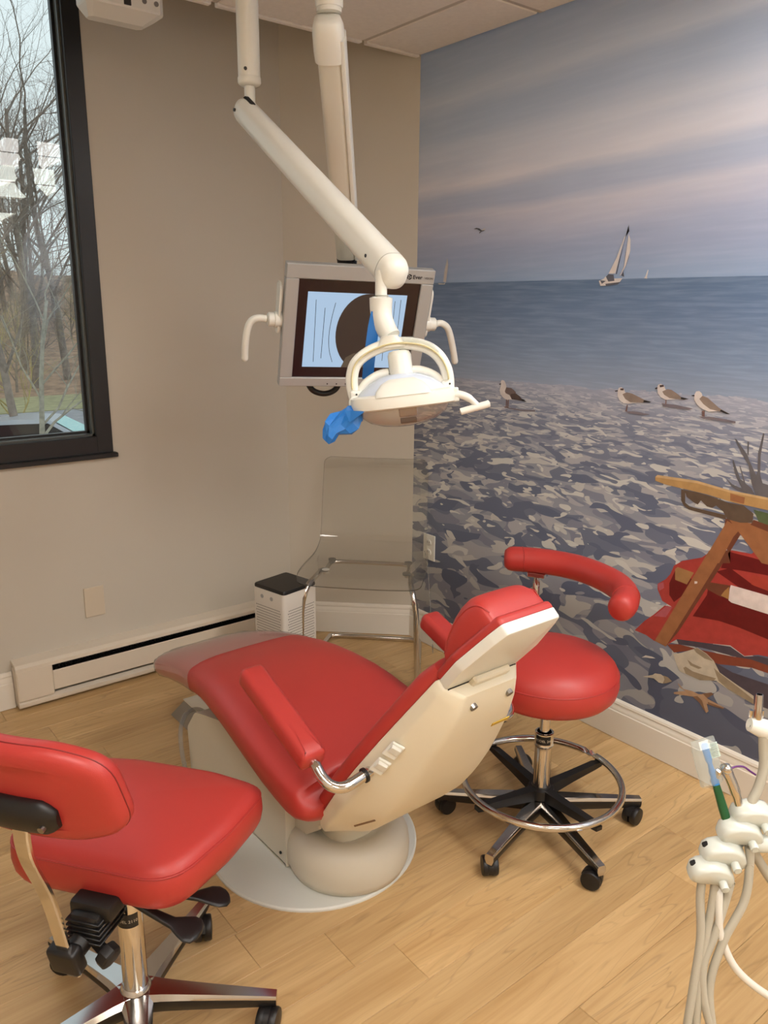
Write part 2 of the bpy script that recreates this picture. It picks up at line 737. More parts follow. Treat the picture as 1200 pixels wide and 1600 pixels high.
    sand = tone(blot(3.1, 5.8, 0.6, 0.53), sand, (130, 128, 134))
    sand = tone(blot(17.7, 6.4, 0.7, 0.545), sand, (172, 164, 157))
    sand = tone(blot(41.3, 7.2, 0.8, 0.585), sand, (194, 184, 168))
    sand = tone(blot(57.9, 5.2, 0.6, 0.555), sand, (110, 112, 122))
    sand = tone(blot(73.3, 6.0, 0.8, 0.58), sand, (98, 101, 114))
    sand = tone(blot(83.9, 7.6, 0.9, 0.625), sand, (206, 196, 178))
    far = ramp(d, [(0.40, (225, 225, 225)), (0.52, (130, 130, 130)), (0.72, (50, 50, 50)), (0.95, (0, 0, 0))])
    sand = mix(far, sand, ramp(d, [(0.3, (174, 170, 174)), (0.6, (164, 160, 166))]))
    # sand printed darker towards the foot of the picture
    near = ramp(math_('MULTIPLY', d, 0.6), [(0.58, (255, 255, 255)), (0.74, (222, 222, 226)), (0.88, (186, 186, 192))])
    mm = N('ShaderNodeMixRGB', blend_type='MULTIPLY')
    mm.inputs[0].default_value = 1.0
    l.new(sand, mm.inputs[1])
    l.new(near, mm.inputs[2])
    sand = mm.outputs[0]
    # ---- put together, wavy shoreline
    edge = noise(comb(math_('MULTIPLY', u, 14.0), math_('MULTIPLY', z, 60.0)), 1.0, 4.0)
    shore = math_('ADD', math_('MULTIPLY_ADD', u, 0.03, 1.178), math_('MULTIPLY', edge, 0.045))
    is_sea = math_('GREATER_THAN', z, shore)
    is_sky = math_('GREATER_THAN', z, math_('ADD', 1.583, math_('MULTIPLY', edge, 0.002)))
    col = mix(is_sky, mix(is_sea, sand, sea), sky)
    gain = N('ShaderNodeMixRGB', blend_type='MULTIPLY')     # cool ink balance of the print
    gain.inputs[0].default_value = 1.0
    gain.inputs[2].default_value = (1.10, 1.24, 1.46, 1)
    l.new(col, gain.inputs[1])
    l.new(gain.outputs[0], b.inputs['Base Color'])
    return m


m_floor = wood_floor()
m_mural = mural()

# ------------------------------------------------------------------ room
X0, Y0, ZC, ZP = -3.7, -4.9, 2.44, 2.95        # side wall, rear wall, ceiling, top of the pocket over the window wall
YW = 0.41                                       # window wall
CX = -0.41                                      # where the window wall meets the slanting corner wall

mb = MB()
mb.box(((X0 + 0) / 2, (Y0 + YW) / 2, -0.06), (-X0 + 0.3, YW - Y0 + 0.3, 0.10))
floor = obj('floor', mb, mat('floor_underlay', (120, 86, 52), 0.8), kind='structure', smooth=0)
plank_me = {}
random.seed(4)
PW, PL, G = 0.1305, 1.21, 0.0006
rowy = -1.463 + PW * 0.5
offs = {}
row = 0
y = -1.4515
ys = []
k0 = int((Y0 - y) / PW) - 1
for k in range(k0, int((YW - y) / PW) + 2):
    ys.append((k, y + k * PW))
known = {0: -1.24, -1: -0.32, 2: -1.53}


def plank(x0, x1, yc):
    key = (round(x1 - x0, 3))
    if key not in plank_me:
        mb = MB()
        L, W = x1 - x0 - G, PW - G
        mb.box((0, 0, -0.005), (L, W, 0.010), bevel=0.0012, seg=1)
        me = mesh_of(mb, 0)
        me.materials.append(m_floor)
        plank_me[key] = me
    o = bpy.data.objects.new('plank', plank_me[key])
    COL.objects.link(o)
    o.location = V(((x0 + x1) / 2, yc, 0.0)) - floor.location
    o.parent = floor


for k, yc in ys:
    if yc + PW / 2 > YW + 0.05 or yc - PW / 2 < Y0:
        continue
    st = known.get(k, -1.9 + ((k * 0.437) % 1.0) * PL + random.uniform(-0.08, 0.08))
    while st > X0:
        st -= PL
    x = st
    while x < -0.001:
        a, b_ = max(x, X0), min(x + PL, 0.0)
        lim = 0.0
        if yc > 0.02:                            # boards run under the slanting corner wall
            lim = min(0.0, -(yc - 0.02) * (0.41 / 0.39) + 0.06)
        b_ = min(b_, lim)
        if b_ - a > 0.03 and a > -3.2:
            plank(round(a, 3), round(b_, 3), yc)
        elif b_ - a > 0.03:
            plank(round(a, 3), round(b_, 3), yc)
        x += PL

# mural wall
mb = MB()
mb.box((0.06, (Y0 + 0.02) / 2, ZP / 2), (0.12, 0.02 - Y0 + 0.24, ZP))
wall_right = obj('wall_right', mb, m_mural, kind='structure', smooth=0, label='wall papered with a beach mural of sea, sky and dappled sand')

# window wall with its opening
WX0, WX1, WZ0, WZ1 = -3.25, -1.196, 0.922, 2.80
mb = MB()
T = 0.16
yc = YW + T / 2
mb.box(((X0 + WX0) / 2, yc, ZP / 2), (WX0 - X0, T, ZP))
mb.box(((WX1 + CX) / 2 + 0.03, yc, ZP / 2), (CX - WX1 + 0.06, T, ZP))
mb.box(((WX0 + WX1) / 2, yc, WZ0 / 2), (WX1 - WX0, T, WZ0))
mb.box(((WX0 + WX1) / 2, yc, (WZ1 + ZP) / 2), (WX1 - WX0, T, ZP - WZ1))
wall_left = obj('wall_left', mb, m_wall, kind='structure', smooth=0)

# slanting corner wall
A, B = V((CX, YW, 0)), V((0, 0.02, 0))
dv = (B - A).normalized()
nv = V((dv.y, -dv.x, 0))                        # points to the room
if nv.dot(V((-1, -1, 0))) < 0:
    nv = -nv
mb = MB()
mb.prism([(-0.05, 0), ((B - A).length + 0.05, 0), ((B - A).length + 0.05, ZP), (-0.05, ZP)],
         FM(A, dv, V((0, 0, 1)), -nv), 0.10)
wall_corner = obj('wall_corner', mb, m_wall, kind='structure', smooth=0)

# walls behind the photographer
m_plain = mat('pale_wall_paint', (214, 204, 188), 0.75)
mb = MB()
mb.box(((X0) / 2, Y0 - 0.06, ZP / 2), (-X0 + 0.24, 0.12, ZP))
obj('wall_back', mb, m_plain, kind='structure', smooth=0)
mb = MB()
mb.box((X0 - 0.06, (Y0 + YW) / 2, ZP / 2), (0.12, YW - Y0, ZP))
obj('wall_side', mb, m_plain, kind='structure', smooth=0)

# ceiling: grid, tiles, light panels; it stops short of the window wall (pocket above)
CE = 0.02
mb = MB()
mb.box((X0 / 2, (YW + 0.16 + Y0) / 2, ZP + 0.05), (-X0 + 0.3, YW - Y0 + 0.4, 0.1))
obj('ceiling_slab', mb, m_plain, kind='structure', smooth=0)
xs = [0.0, -0.28, -0.89, -1.50, -2.11, -2.72, -3.33, X0]
yy = [CE, -0.60, -1.21, -1.82, -2.43, -3.04, -3.65, -4.26, Y0]
mb = MB()
for x in xs[1:-1]:
    mb.box((x, (CE + Y0) / 2, ZC + 0.014), (0.024, CE - Y0, 0.020))
for y in yy[1:-1]:
    mb.box((X0 / 2, y, ZC + 0.0145), (-X0, 0.024, 0.020))
ceiling = obj('ceiling', mb, m_grid, kind='structure', smooth=0)
for i in range(len(xs) - 1):                    # edge strip along the pocket, a piece per tile with small gaps
    mb = MB()
    a, b_ = xs[i + 1], xs[i]
    mb.box(((a + b_) / 2 - 0.004 * 0, CE + 0.004, ZC + 0.010), (b_ - a - 0.022, 0.022, 0.032), bevel=0.002, seg=1)
    obj('edge_strip', mb, m_ceil, ceiling, smooth=0)
mb = MB()
mb.box((X0 / 2, CE + 0.012, ZC + 0.25), (-X0, 0.012, 0.47))
obj('pocket_face', mb, m_plain, ceiling, smooth=0)
troffers = {(1, 3): 1, (4, 3): 1, (1, 6): 1, (4, 6): 1}
skip = set()
for (i, j) in troffers:
    skip |= {(i, j), (i, j + 1)}
tile_me = {}
for i in range(len(xs) - 1):
    for j in range(len(yy) - 1):
        if (i, j) in skip:
            continue
        sx_, sy_ = xs[i] - xs[i + 1], yy[j] - yy[j + 1]
        key = (round(sx_, 3), round(sy_, 3))
        if key not in tile_me:
            mb = MB()
            mb.box((0, 0, 0), (sx_ - 0.022, sy_ - 0.022, 0.018), bevel=0.003, seg=1)
            me = mesh_of(mb, 0)
            me.materials.append(m_ceil)
            tile_me[key] = me
        o = bpy.data.objects.new('ceiling_tile', tile_me[key])
        COL.objects.link(o)
        o.parent = ceiling
        o.location = ((xs[i] + xs[i + 1]) / 2, (yy[j] + yy[j + 1]) / 2, ZC + 0.009)
places = {(1, 3): 'above the right side near the mural wall', (4, 3): 'above the left side near the window',
          (1, 6): 'behind the camera beside the mural wall', (4, 6): 'behind the camera on the left side'}
for (i, j) in troffers:
    x0, x1, y0, y1 = xs[i + 1] + 0.014, xs[i] - 0.014, yy[j + 2] + 0.014, yy[j] - 0.014
    t = thing('ceiling_light', 'recessed rectangular ceiling light panel ' + places[(i, j)], 'light',
              ((x0 + x1) / 2, (y0 + y1) / 2, ZC), 'ceiling lights')
    mb = MB()
    for (cx, cy, sx_, sy_) in (((x0 + x1) / 2, y0 + .012, x1 - x0, .024), ((x0 + x1) / 2, y1 - .012, x1 - x0, .024),
                               (x0 + .012, (y0 + y1) / 2, .024, y1 - y0), (x1 - .012, (y0 + y1) / 2, .024, y1 - y0)):
        mb.box((cx, cy, ZC + 0.006), (sx_, sy_, 0.02))
    obj('frame', mb, m_trim, t, smooth=0)
    mb = MB()
    mb.box(((x0 + x1) / 2, (y0 + y1) / 2, ZC + 0.010), (x1 - x0 - .05, y1 - y0 - .05, 0.006))
    obj('diffuser', mb, m_diff, t, smooth=0)

# baseboards: moulded profile swept along the wall (out, up)
BP = [(0.0, 0.0), (0.016, 0.0), (0.016, 0.100), (0.0135, 0.103), (0.0135, 0.112), (0.011, 0.118), (0.0095, 0.126),
      (0.012, 0.130), (0.010, 0.138), (0.005, 0.143), (0.0, 0.144)]


def baseboard(name, a, b, n_, cut0=0.0, cut1=0.0):
    mb = MB()
    a, b = V(a), V(b)
    d = (b - a).normalized()
    r0 = [a + V(n_) * p[0] + d * (p[0] * cut0) + V((0, 0, p[1] + 0.002)) for p in BP]
    r1 = [b + V(n_) * p[0] - d * (p[0] * cut1) + V((0, 0, p[1] + 0.002)) for p in BP]
    mb.loft([r0, r1])
    return obj(name, mb, m_trim, kind='structure', smooth=30)


baseboard('baseboard_right', (0, 0.02, 0), (0, Y0, 0), (-1, 0, 0), 0.4)
baseboard('baseboard_corner', A + dv * 0.01, B, nv, 0, 0.4)
baseboard('baseboard_left', (X0, YW, 0), (-1.648, YW, 0), (0, -1, 0))
baseboard('baseboard_back', (X0, Y0, 0), (0, Y0, 0), (0, 1, 0))
baseboard('baseboard_side', (X0, Y0, 0), (X0, YW, 0), (1, 0, 0))

# window: black aluminium frame, grey bead, double glazing, nose strip
win = thing('window_1', '', '', (WX1, YW, WZ0))
del win['label'], win['category']
win['kind'] = 'structure'
FW, YF = 0.060, YW - 0.008
mb = MB()
for (x0, x1, z0, z1) in ((WX1 - FW, WX1, WZ0 + 0.016, WZ1), (WX0, WX0 + FW, WZ0 + 0.016, WZ1)):
    mb.box(((x0 + x1) / 2, YF + 0.055, (z0 + z1) / 2), (x1 - x0, 0.11, z1 - z0), bevel=0.002, seg=1)
mb.box(((WX0 + WX1) / 2, YF + 0.055, WZ0 + 0.016 + 0.033), (WX1 - WX0 - 2 * FW + 0.004, 0.11, 0.066), bevel=0.002, seg=1)
mb.box(((WX0 + WX1) / 2, YF + 0.055, WZ1 - 0.03), (WX1 - WX0 - 2 * FW + 0.004, 0.11, 0.06), bevel=0.002, seg=1)
obj('window_frame', mb, m_frame, win, smooth=0)
mb = MB()
gx0, gx1, gz0, gz1 = WX0 + FW, WX1 - FW, WZ0 + 0.082, WZ1 - 0.06
for (x0, x1, z0, z1) in ((gx1 - 0.008, gx1, gz0, gz1), (gx0, gx0 + 0.008, gz0, gz1), (gx0, gx1, gz0, gz0 + 0.008),
                         (gx0, gx1, gz1 - 0.008, gz1)):
    mb.box(((x0 + x1) / 2, YF + 0.042, (z0 + z1) / 2), (x1 - x0, 0.040, z1 - z0))
obj('glazing_bead', mb, m_bead, win, smooth=0)
mb = MB()
for (x0, x1, z0, z1) in ((gx1 - 0.018, gx1 - 0.008, gz0 + .008, gz1), (gx0 + .008, gx0 + 0.018, gz0 + .008, gz1),
                         (gx0, gx1, gz0 + 0.008, gz0 + 0.016)):
    mb.box(((x0 + x1) / 2, YF + 0.066, (z0 + z1) / 2), (x1 - x0, 0.022, z1 - z0))
obj('gasket', mb, m_black, win, smooth=0)
mb = MB()
mb.box(((WX0 + WX1) / 2 + 0.004, YF - 0.002, WZ0 + 0.008), (WX1 - WX0 + 0.016, 0.036, 0.018), bevel=0.003, seg=1)
obj('nose_strip', mb, m_frame, win, smooth=0)
mb = MB()
mb.poly([(gx0, YF + 0.070, gz0), (gx1, YF + 0.070, gz0), (gx1, YF + 0.070, gz1), (gx0, YF + 0.070, gz1)])
obj('inner_pane', mb, m_glass, win, smooth=0)
mb = MB()
TL = 0.050                                       # outer pane leans slightly, so its reflections sit lower
mb.poly([(gx0, YF + 0.084, gz0), (gx1, YF + 0.084, gz0), (gx1, YF + 0.084 + TL, gz1), (gx0, YF + 0.084 + TL, gz1)])
obj('outer_pane', mb, m_glass2, win, smooth=0)

# mural prints lie flat on the wallpaper
PC = dict(mr=(172, 64, 58), mpk=(180, 92, 100), mdr=(104, 24, 24), morr=(172, 66, 52), mshadow=(76, 68, 78), mrust=(130, 66, 48),
          mwd=(158, 106, 70), mwd2=(166, 124, 80), mwd3=(112, 66, 48), mtan=(170, 126, 76), mwhite=(226, 214, 210),
          mbr2=(98, 82, 68), mgold=(186, 148, 96), mgold2=(206, 174, 128), mgr=(104, 102, 106), mgreen=(88, 104, 72),
          msh=(194, 184, 166), msh2=(150, 134, 112), mst=(172, 140, 112), mst2=(130, 98, 76), mwhite2=(214, 208, 200),
          msh3=(126, 118, 126), mleg=(124, 96, 92), mgw=(222, 214, 210), mgw2=(206, 200, 196), mbk=(44, 38, 40),
          mbn=(116, 98, 94), mbn2=(84, 66, 62), mbn3=(148, 132, 122), mbt=(92, 92, 102))
PM = {k: mat('mural_ink', v, 0.42, spec=0.45, noise=0.10, nscale=34) for k, v in PC.items()}

MURAL = [
 ('printed_cushion', 'crumpled red cloth lying under the wooden table in the mural', [
  ('mr', [(-1.1639,0.4222),(-1.1986,0.4681),(-1.2313,0.5019),(-1.2666,0.5443),(-1.2922,0.5482),(-1.2564,0.5577),(-1.2350,0.5925),(-1.2331,0.6105),(-1.2611,0.6347),(-1.2758,0.6571),(-1.2852,0.6877),(-1.3121,0.7107),(-1.3780,0.7395),(-1.4060,0.7696),(-1.4727,0.7863),(-1.5309,0.7899),(-1.5434,0.8040),(-1.8015,0.8125),(-1.8220,0.5190),(-1.5915,0.4873),(-1.5499,0.4682),(-1.5023,0.4861),(-1.4262,0.4670),(-1.3211,0.4423),(-1.2858,0.4089),(-1.2411,0.4101),(-1.2082,0.4200)]),
  ('mpk', [(-1.2331,0.6105),(-1.2537,0.6225),(-1.2580,0.6033),(-1.2421,0.5884)]),
  ('mpk', [(-1.1995,0.4599),(-1.2359,0.5013),(-1.2750,0.5469),(-1.2945,0.5468),(-1.2752,0.5057),(-1.2320,0.4959)]),
  ('mdr', [(-1.2751,0.6245),(-1.2943,0.6821),(-1.3370,0.6739),(-1.3555,0.6554),(-1.3288,0.5999),(-1.2987,0.5665),(-1.2795,0.5852)]),
  ('mdr', [(-1.3688,0.5400),(-1.4076,0.6235),(-1.4104,0.6671),(-1.4789,0.6753),(-1.4812,0.6264),(-1.8033,0.6157),(-1.7966,0.5298),(-1.5244,0.5519),(-1.4556,0.5524)]),
  ('mdr', [(-1.4291,0.7070),(-1.4721,0.7301),(-1.5501,0.6959),(-1.7714,0.6760),(-1.8148,0.6654),(-1.5087,0.6764)]),
  ('mdr', [(-1.4581,0.7826),(-1.4735,0.7791),(-1.5322,0.7793),(-1.7589,0.7708),(-1.8028,0.7568),(-1.5019,0.7306),(-1.4427,0.7221)]),
  ('morr', [(-1.5330,0.7169),(-1.5460,0.7279),(-1.7825,0.7288),(-1.7709,0.6795),(-1.5427,0.6974)]),
  ('mshadow', [(-1.3209,0.4443),(-1.4262,0.4670),(-1.5028,0.4823),(-1.5501,0.4663),(-1.5920,0.4837),(-1.8179,0.5046),(-1.8042,0.4720),(-1.5138,0.4549),(-1.4125,0.4460),(-1.3312,0.4293)]),
  ('mrust', [(-1.2895,0.4145),(-1.3312,0.4293),(-1.4135,0.4382),(-1.5141,0.4530),(-1.5725,0.4649),(-1.8232,0.4648),(-1.8075,0.4466),(-1.5758,0.4391),(-1.4417,0.4041),(-1.3819,0.4268),(-1.3178,0.3953)]),
 ]),
 ('printed_deck_chair', 'tilted brown wooden folding table with crossed legs in the mural', [
  ('mwd3', [(-1.4068,0.6642),(-1.4104,0.6671),(-1.4789,0.6753),(-1.4798,0.6374),(-1.4537,0.6315),(-1.4054,0.6424)]),
  ('mtan', [(-1.4757,0.6706),(-1.4807,0.6301),(-1.4533,0.6352),(-1.4626,0.6534)]),
  ('mwhite', [(-1.4805,0.6776),(-1.8072,0.6778),(-1.7968,0.6193),(-1.4892,0.6231),(-1.4791,0.6277),(-1.4784,0.6637)]),
  ('mwd2', [(-1.2906,0.6772),(-1.2980,0.6871),(-1.3564,0.6832),(-1.3369,0.6383),(-1.2945,0.6422)]),
  ('mwd', [(-1.3984,0.7677),(-1.4508,0.7808),(-1.2862,0.4049),(-1.2433,0.4109)]),
  ('mwd3', [(-1.4508,0.7808),(-1.4690,0.7854),(-1.4113,0.6596),(-1.3262,0.4730),(-1.2862,0.4049)]),
  ('mwhite', [(-1.3615,0.6564),(-1.3715,0.6580),(-1.3714,0.6513),(-1.3625,0.6476)]),
  ('mwd', [(-1.5330,0.8014),(-1.7895,0.8125),(-1.7783,0.7603)]),
  ('mwd3', [(-1.4381,0.8751),(-1.4723,0.9107),(-1.4907,0.8394),(-1.4658,0.7824),(-1.4289,0.7342),(-1.4704,0.7451),(-1.4371,0.8301)]),
  ('mwd', [(-1.4449,0.8734),(-1.4884,0.8578),(-1.4698,0.8282),(-1.4354,0.7359),(-1.3829,0.7220),(-1.4037,0.7766)]),
  ('mwd', [(-1.4508,0.8778),(-1.5259,0.8818),(-1.7690,0.8314),(-1.7584,0.7747),(-1.5648,0.7701),(-1.4976,0.8347)]),
  ('mwd3', [(-1.5243,0.8939),(-1.7834,0.8583),(-1.7686,0.8344),(-1.5173,0.8768)]),
  ('mbr2', [(-1.2826,0.9407),(-1.3366,0.9411),(-1.3845,0.9374),(-1.4380,0.9289),(-1.4888,0.9297),(-1.5220,0.9119),(-1.5225,0.8842),(-1.4861,0.8761),(-1.4443,0.8780),(-1.4288,0.8985),(-1.4041,0.9125),(-1.3920,0.9021),(-1.3751,0.9034),(-1.3530,0.9184),(-1.3444,0.9037),(-1.3302,0.9073),(-1.3043,0.9202),(-1.2975,0.9337)]),
  ('mbr2', [(-1.2826,0.9407),(-1.2975,0.9337),(-1.3012,0.9015),(-1.3181,0.8918),(-1.4380,0.8894),(-1.4413,0.8758),(-1.3158,0.8815),(-1.2971,0.8908),(-1.2866,0.9052)]),
  ('mgold', [(-1.1871,0.9634),(-1.1937,0.9712),(-1.3328,0.9742),(-1.4402,0.9638),(-1.7758,0.9618),(-1.7625,0.9265),(-1.5133,0.9316),(-1.4568,0.9326),(-1.3706,0.9411),(-1.2297,0.9459),(-1.1883,0.9518)]),
  ('mgold2', [(-1.1871,0.9634),(-1.1937,0.9719),(-1.3324,0.9773),(-1.4397,0.9674),(-1.7753,0.9662),(-1.7582,0.9589),(-1.4405,0.9607),(-1.3333,0.9695)]),
  ('mwd', [(-1.4440,0.9582),(-1.4903,0.9547),(-1.4897,0.9345),(-1.4467,0.9369)]),
 ]),
 ('printed_grass', 'thin grey grass blades rising behind the table top in the mural', [
  ('mgr', [(-1.4378,1.1231),(-1.4426,1.1222),(-1.4819,1.0811),(-1.4902,1.0643),(-1.5149,1.0263),(-1.5178,1.0388),(-1.5125,1.0917),(-1.5198,1.1502),(-1.5238,1.1492),(-1.5210,1.0840),(-1.5267,1.0283),(-1.5371,1.0061),(-1.7495,0.9794),(-1.7333,0.9662),(-1.5209,0.9683),(-1.5045,1.0002),(-1.4887,1.0521),(-1.4630,1.0843)]),
  ('mgr', [(-1.4771,1.1194),(-1.4816,1.1200),(-1.4859,1.0787),(-1.4810,1.0840)]),
  ('mgr', [(-1.4385,1.0593),(-1.4416,1.0598),(-1.4697,1.0063),(-1.4796,1.0019),(-1.4618,1.0447),(-1.4648,1.0452),(-1.4865,0.9970),(-1.5065,0.9854),(-1.5178,0.9686),(-1.4836,0.9704),(-1.4605,1.0046),(-1.4505,1.0214)]),
  ('mgr', [(-1.4223,1.0042),(-1.4469,0.9868),(-1.4827,0.9779),(-1.4963,0.9682),(-1.4647,0.9715),(-1.4445,0.9801)]),
  ('mgreen', [(-1.5205,0.9239),(-1.5571,0.9223),(-1.7596,0.9028),(-1.7467,0.8642),(-1.5400,0.8911)]),
 ]),
 ('printed_whelk_shell', 'large cream spiral shell lying beside the cushion in the mural', [
  ('mshadow', [(-1.3411,0.3410),(-1.4862,0.3646),(-1.5280,0.3412),(-1.5901,0.3273),(-1.8580,0.3367),(-1.8298,0.4138),(-1.5204,0.4020),(-1.4646,0.4127)]),
  ('msh', [(-1.3164,0.3885),(-1.3466,0.4058),(-1.3855,0.4322),(-1.3968,0.4412),(-1.4304,0.4322),(-1.4561,0.4175),(-1.4797,0.3863),(-1.5081,0.3773),(-1.5479,0.3653),(-1.5943,0.3527),(-1.5976,0.3265),(-1.5517,0.3350),(-1.5123,0.3429),(-1.4716,0.3548),(-1.4174,0.3353),(-1.3670,0.3384),(-1.3456,0.3385),(-1.3301,0.3621)]),
  ('msh2', [(-1.3855,0.4322),(-1.3970,0.4396),(-1.4306,0.4303),(-1.4544,0.4149),(-1.4245,0.4138),(-1.3947,0.4233)]),
  ('msh2', [(-1.3676,0.3886),(-1.3872,0.3815),(-1.4204,0.3797),(-1.4091,0.3713),(-1.3799,0.3725)]),
  ('msh2', [(-1.3566,0.3553),(-1.3642,0.3624),(-1.3902,0.3557),(-1.4270,0.3577),(-1.4707,0.3625),(-1.4640,0.3518),(-1.4174,0.3353),(-1.3670,0.3384)]),
  ('msh2', [(-1.4589,0.3944),(-1.4799,0.3843),(-1.5085,0.3735),(-1.5486,0.3596),(-1.5957,0.3414),(-1.5976,0.3265),(-1.5517,0.3350),(-1.5123,0.3429),(-1.4792,0.3578)]),
 ]),
 ('printed_starfish', 'tan starfish lying on the dark sand in the mural', [
  ('mst2', [(-1.4306,0.2930),(-1.4611,0.3097),(-1.4694,0.3070),(-1.4480,0.2837)]),
  ('mst', [(-1.3420,0.2948),(-1.3486,0.2933),(-1.3648,0.2828),(-1.3980,0.2880),(-1.4190,0.2862),(-1.4347,0.2926),(-1.4521,0.2833),(-1.5088,0.2765),(-1.5055,0.2710),(-1.4501,0.2659),(-1.4590,0.2426),(-1.4519,0.2333),(-1.4406,0.2430),(-1.4264,0.2579),(-1.4001,0.2700),(-1.3337,0.2522),(-1.3331,0.2580),(-1.3534,0.2697),(-1.3738,0.2781),(-1.3541,0.2827)]),
  ('mst2', [(-1.4001,0.2700),(-1.4264,0.2579),(-1.4406,0.2430),(-1.4519,0.2333),(-1.4440,0.2487),(-1.4334,0.2692),(-1.4158,0.2786)]),
  ('mst2', [(-1.4533,0.2734),(-1.5090,0.2746),(-1.5037,0.2694),(-1.4543,0.2648)]),
 ]),
 ('printed_clam_shell', 'small ribbed cream shell beside the starfish in the mural', [
  ('msh', [(-1.2126,0.2674),(-1.2495,0.2884),(-1.2577,0.2972),(-1.2796,0.3023),(-1.2980,0.2966),(-1.2918,0.2726),(-1.2742,0.2699),(-1.2552,0.2776)]),
  ('msh2', [(-1.2886,0.3015),(-1.3063,0.3020),(-1.3226,0.2935),(-1.3043,0.2798),(-1.2896,0.2718),(-1.2945,0.2888)]),
 ]),
 ('printed_shell_fragment', 'tiny white shell fragment on the sand in the mural', [
  ('mwhite2', [(-1.2010,0.3344),(-1.2158,0.3481),(-1.2405,0.3521),(-1.2542,0.3507),(-1.2345,0.3442),(-1.2166,0.3402)]),
 ]),
 ('printed_gull', 'standing gull with dark brown back, alone at the left of the shore in the mural', [
  ('msh3', [(-0.5022,1.1230),(-0.5423,1.1207),(-0.6028,1.1206),(-0.6653,1.1256),(-0.6657,1.1193),(-0.6032,1.1142),(-0.5337,1.1165)]),
  ('mleg', [(-0.5183,1.1507),(-0.5238,1.1513),(-0.5223,1.1235),(-0.5367,1.1217),(-0.5159,1.1179),(-0.5068,1.1219),(-0.5178,1.1230)]),
  ('mleg', [(-0.5271,1.1516),(-0.5326,1.1521),(-0.5322,1.1229),(-0.5268,1.1223)]),
  ('mgw', [(-0.4868,1.2096),(-0.4863,1.2177),(-0.4938,1.2223),(-0.5051,1.2199),(-0.5123,1.2100),(-0.5164,1.1975),(-0.5392,1.1688),(-0.5489,1.1536),(-0.5228,1.1495),(-0.5024,1.1557),(-0.4883,1.1675),(-0.4817,1.1832),(-0.4885,1.2000)]),
  ('mbk', [(-0.4770,1.2056),(-0.4857,1.2087),(-0.4903,1.2066),(-0.4816,1.2027)]),
  ('mbn', [(-0.5165,1.1967),(-0.5418,1.1956),(-0.5552,1.1895),(-0.5665,1.1817),(-0.5646,1.1784),(-0.5867,1.1684),(-0.6001,1.1593),(-0.5985,1.1520),(-0.5705,1.1541),(-0.5467,1.1542),(-0.5348,1.1684),(-0.5146,1.1739),(-0.5098,1.1807)]),
  ('mbk', [(-0.5979,1.1607),(-0.6087,1.1578),(-0.6229,1.1504),(-0.6007,1.1514),(-0.5921,1.1530)]),
  ('mbn2', [(-0.5389,1.1720),(-0.5646,1.1784),(-0.5890,1.1670),(-0.5984,1.1536),(-0.5705,1.1538),(-0.5467,1.1542)]),
 ]),
 ('printed_gull', 'standing gull facing left, first of the three gulls together in the mural', [
  ('msh3', [(-1.0510,1.1626),(-1.0876,1.1665),(-1.1480,1.1627),(-1.1208,1.1573),(-1.0680,1.1574)]),
  ('mleg', [(-1.0571,1.1843),(-1.0612,1.1848),(-1.0600,1.1636),(-1.0530,1.1628)]),
  ('mgw', [(-1.0173,1.2281),(-1.0207,1.2371),(-1.0309,1.2397),(-1.0418,1.2337),(-1.0470,1.2237),(-1.0715,1.2050),(-1.0987,1.1965),(-1.0649,1.1886),(-1.0443,1.1883),(-1.0267,1.1972),(-1.0182,1.2105)]),
  ('mbk', [(-1.0061,1.2264),(-1.0173,1.2288),(-1.0184,1.2253),(-1.0081,1.2230)]),
  ('mbn2', [(-1.0263,1.2348),(-1.0394,1.2370),(-1.0401,1.2300),(-1.0277,1.2297)]),
  ('mbn3', [(-1.0364,1.2175),(-1.0530,1.2249),(-1.0738,1.2226),(-1.1030,1.2132),(-1.1217,1.2063),(-1.1477,1.2027),(-1.1167,1.1972),(-1.0706,1.1937),(-1.0490,1.2028)]),
  ('mbk', [(-1.1197,1.2061),(-1.1485,1.2028),(-1.1402,1.1996),(-1.1185,1.1985)]),
 ]),
 ('printed_gull', 'standing gull higher up, second of the three gulls together in the mural', [
  ('msh3', [(-1.1845,1.2023),(-1.2354,1.2023),(-1.2943,1.1968),(-1.2805,1.1915),(-1.1913,1.1928)]),
  ('mleg', [(-1.1977,1.2143),(-1.2014,1.2147),(-1.2018,1.2006),(-1.1981,1.2002)]),
  ('mgw', [(-1.1639,1.2509),(-1.1668,1.2595),(-1.1760,1.2626),(-1.1880,1.2579),(-1.1928,1.2483),(-1.2179,1.2256),(-1.2369,1.2214),(-1.2003,1.2146),(-1.1806,1.2204),(-1.1678,1.2327)]),
  ('mbk', [(-1.1565,1.2476),(-1.1639,1.2509),(-1.1662,1.2477),(-1.1580,1.2443)]),
  ('mbn2', [(-1.1719,1.2583),(-1.1858,1.2601),(-1.1876,1.2545),(-1.1735,1.2510)]),
  ('mbn3', [(-1.1832,1.2391),(-1.2004,1.2480),(-1.2155,1.2469),(-1.2352,1.2371),(-1.2509,1.2280),(-1.2768,1.2245),(-1.2518,1.2205),(-1.2109,1.2209),(-1.1910,1.2298)]),
  ('mbk', [(-1.2509,1.2280),(-1.2775,1.2246),(-1.2609,1.2204),(-1.2498,1.2219)]),
 ]),
 ('printed_gull', 'standing gull nearest the right, third of the three gulls together in the mural', [
  ('msh3', [(-1.3147,1.1746),(-1.3494,1.1785),(-1.4041,1.1767),(-1.4344,1.1739),(-1.4351,1.1683),(-1.3950,1.1692),(-1.3328,1.1711)]),
  ('mleg', [(-1.3249,1.1936),(-1.3342,1.1946),(-1.3356,1.1769),(-1.3268,1.1769)]),
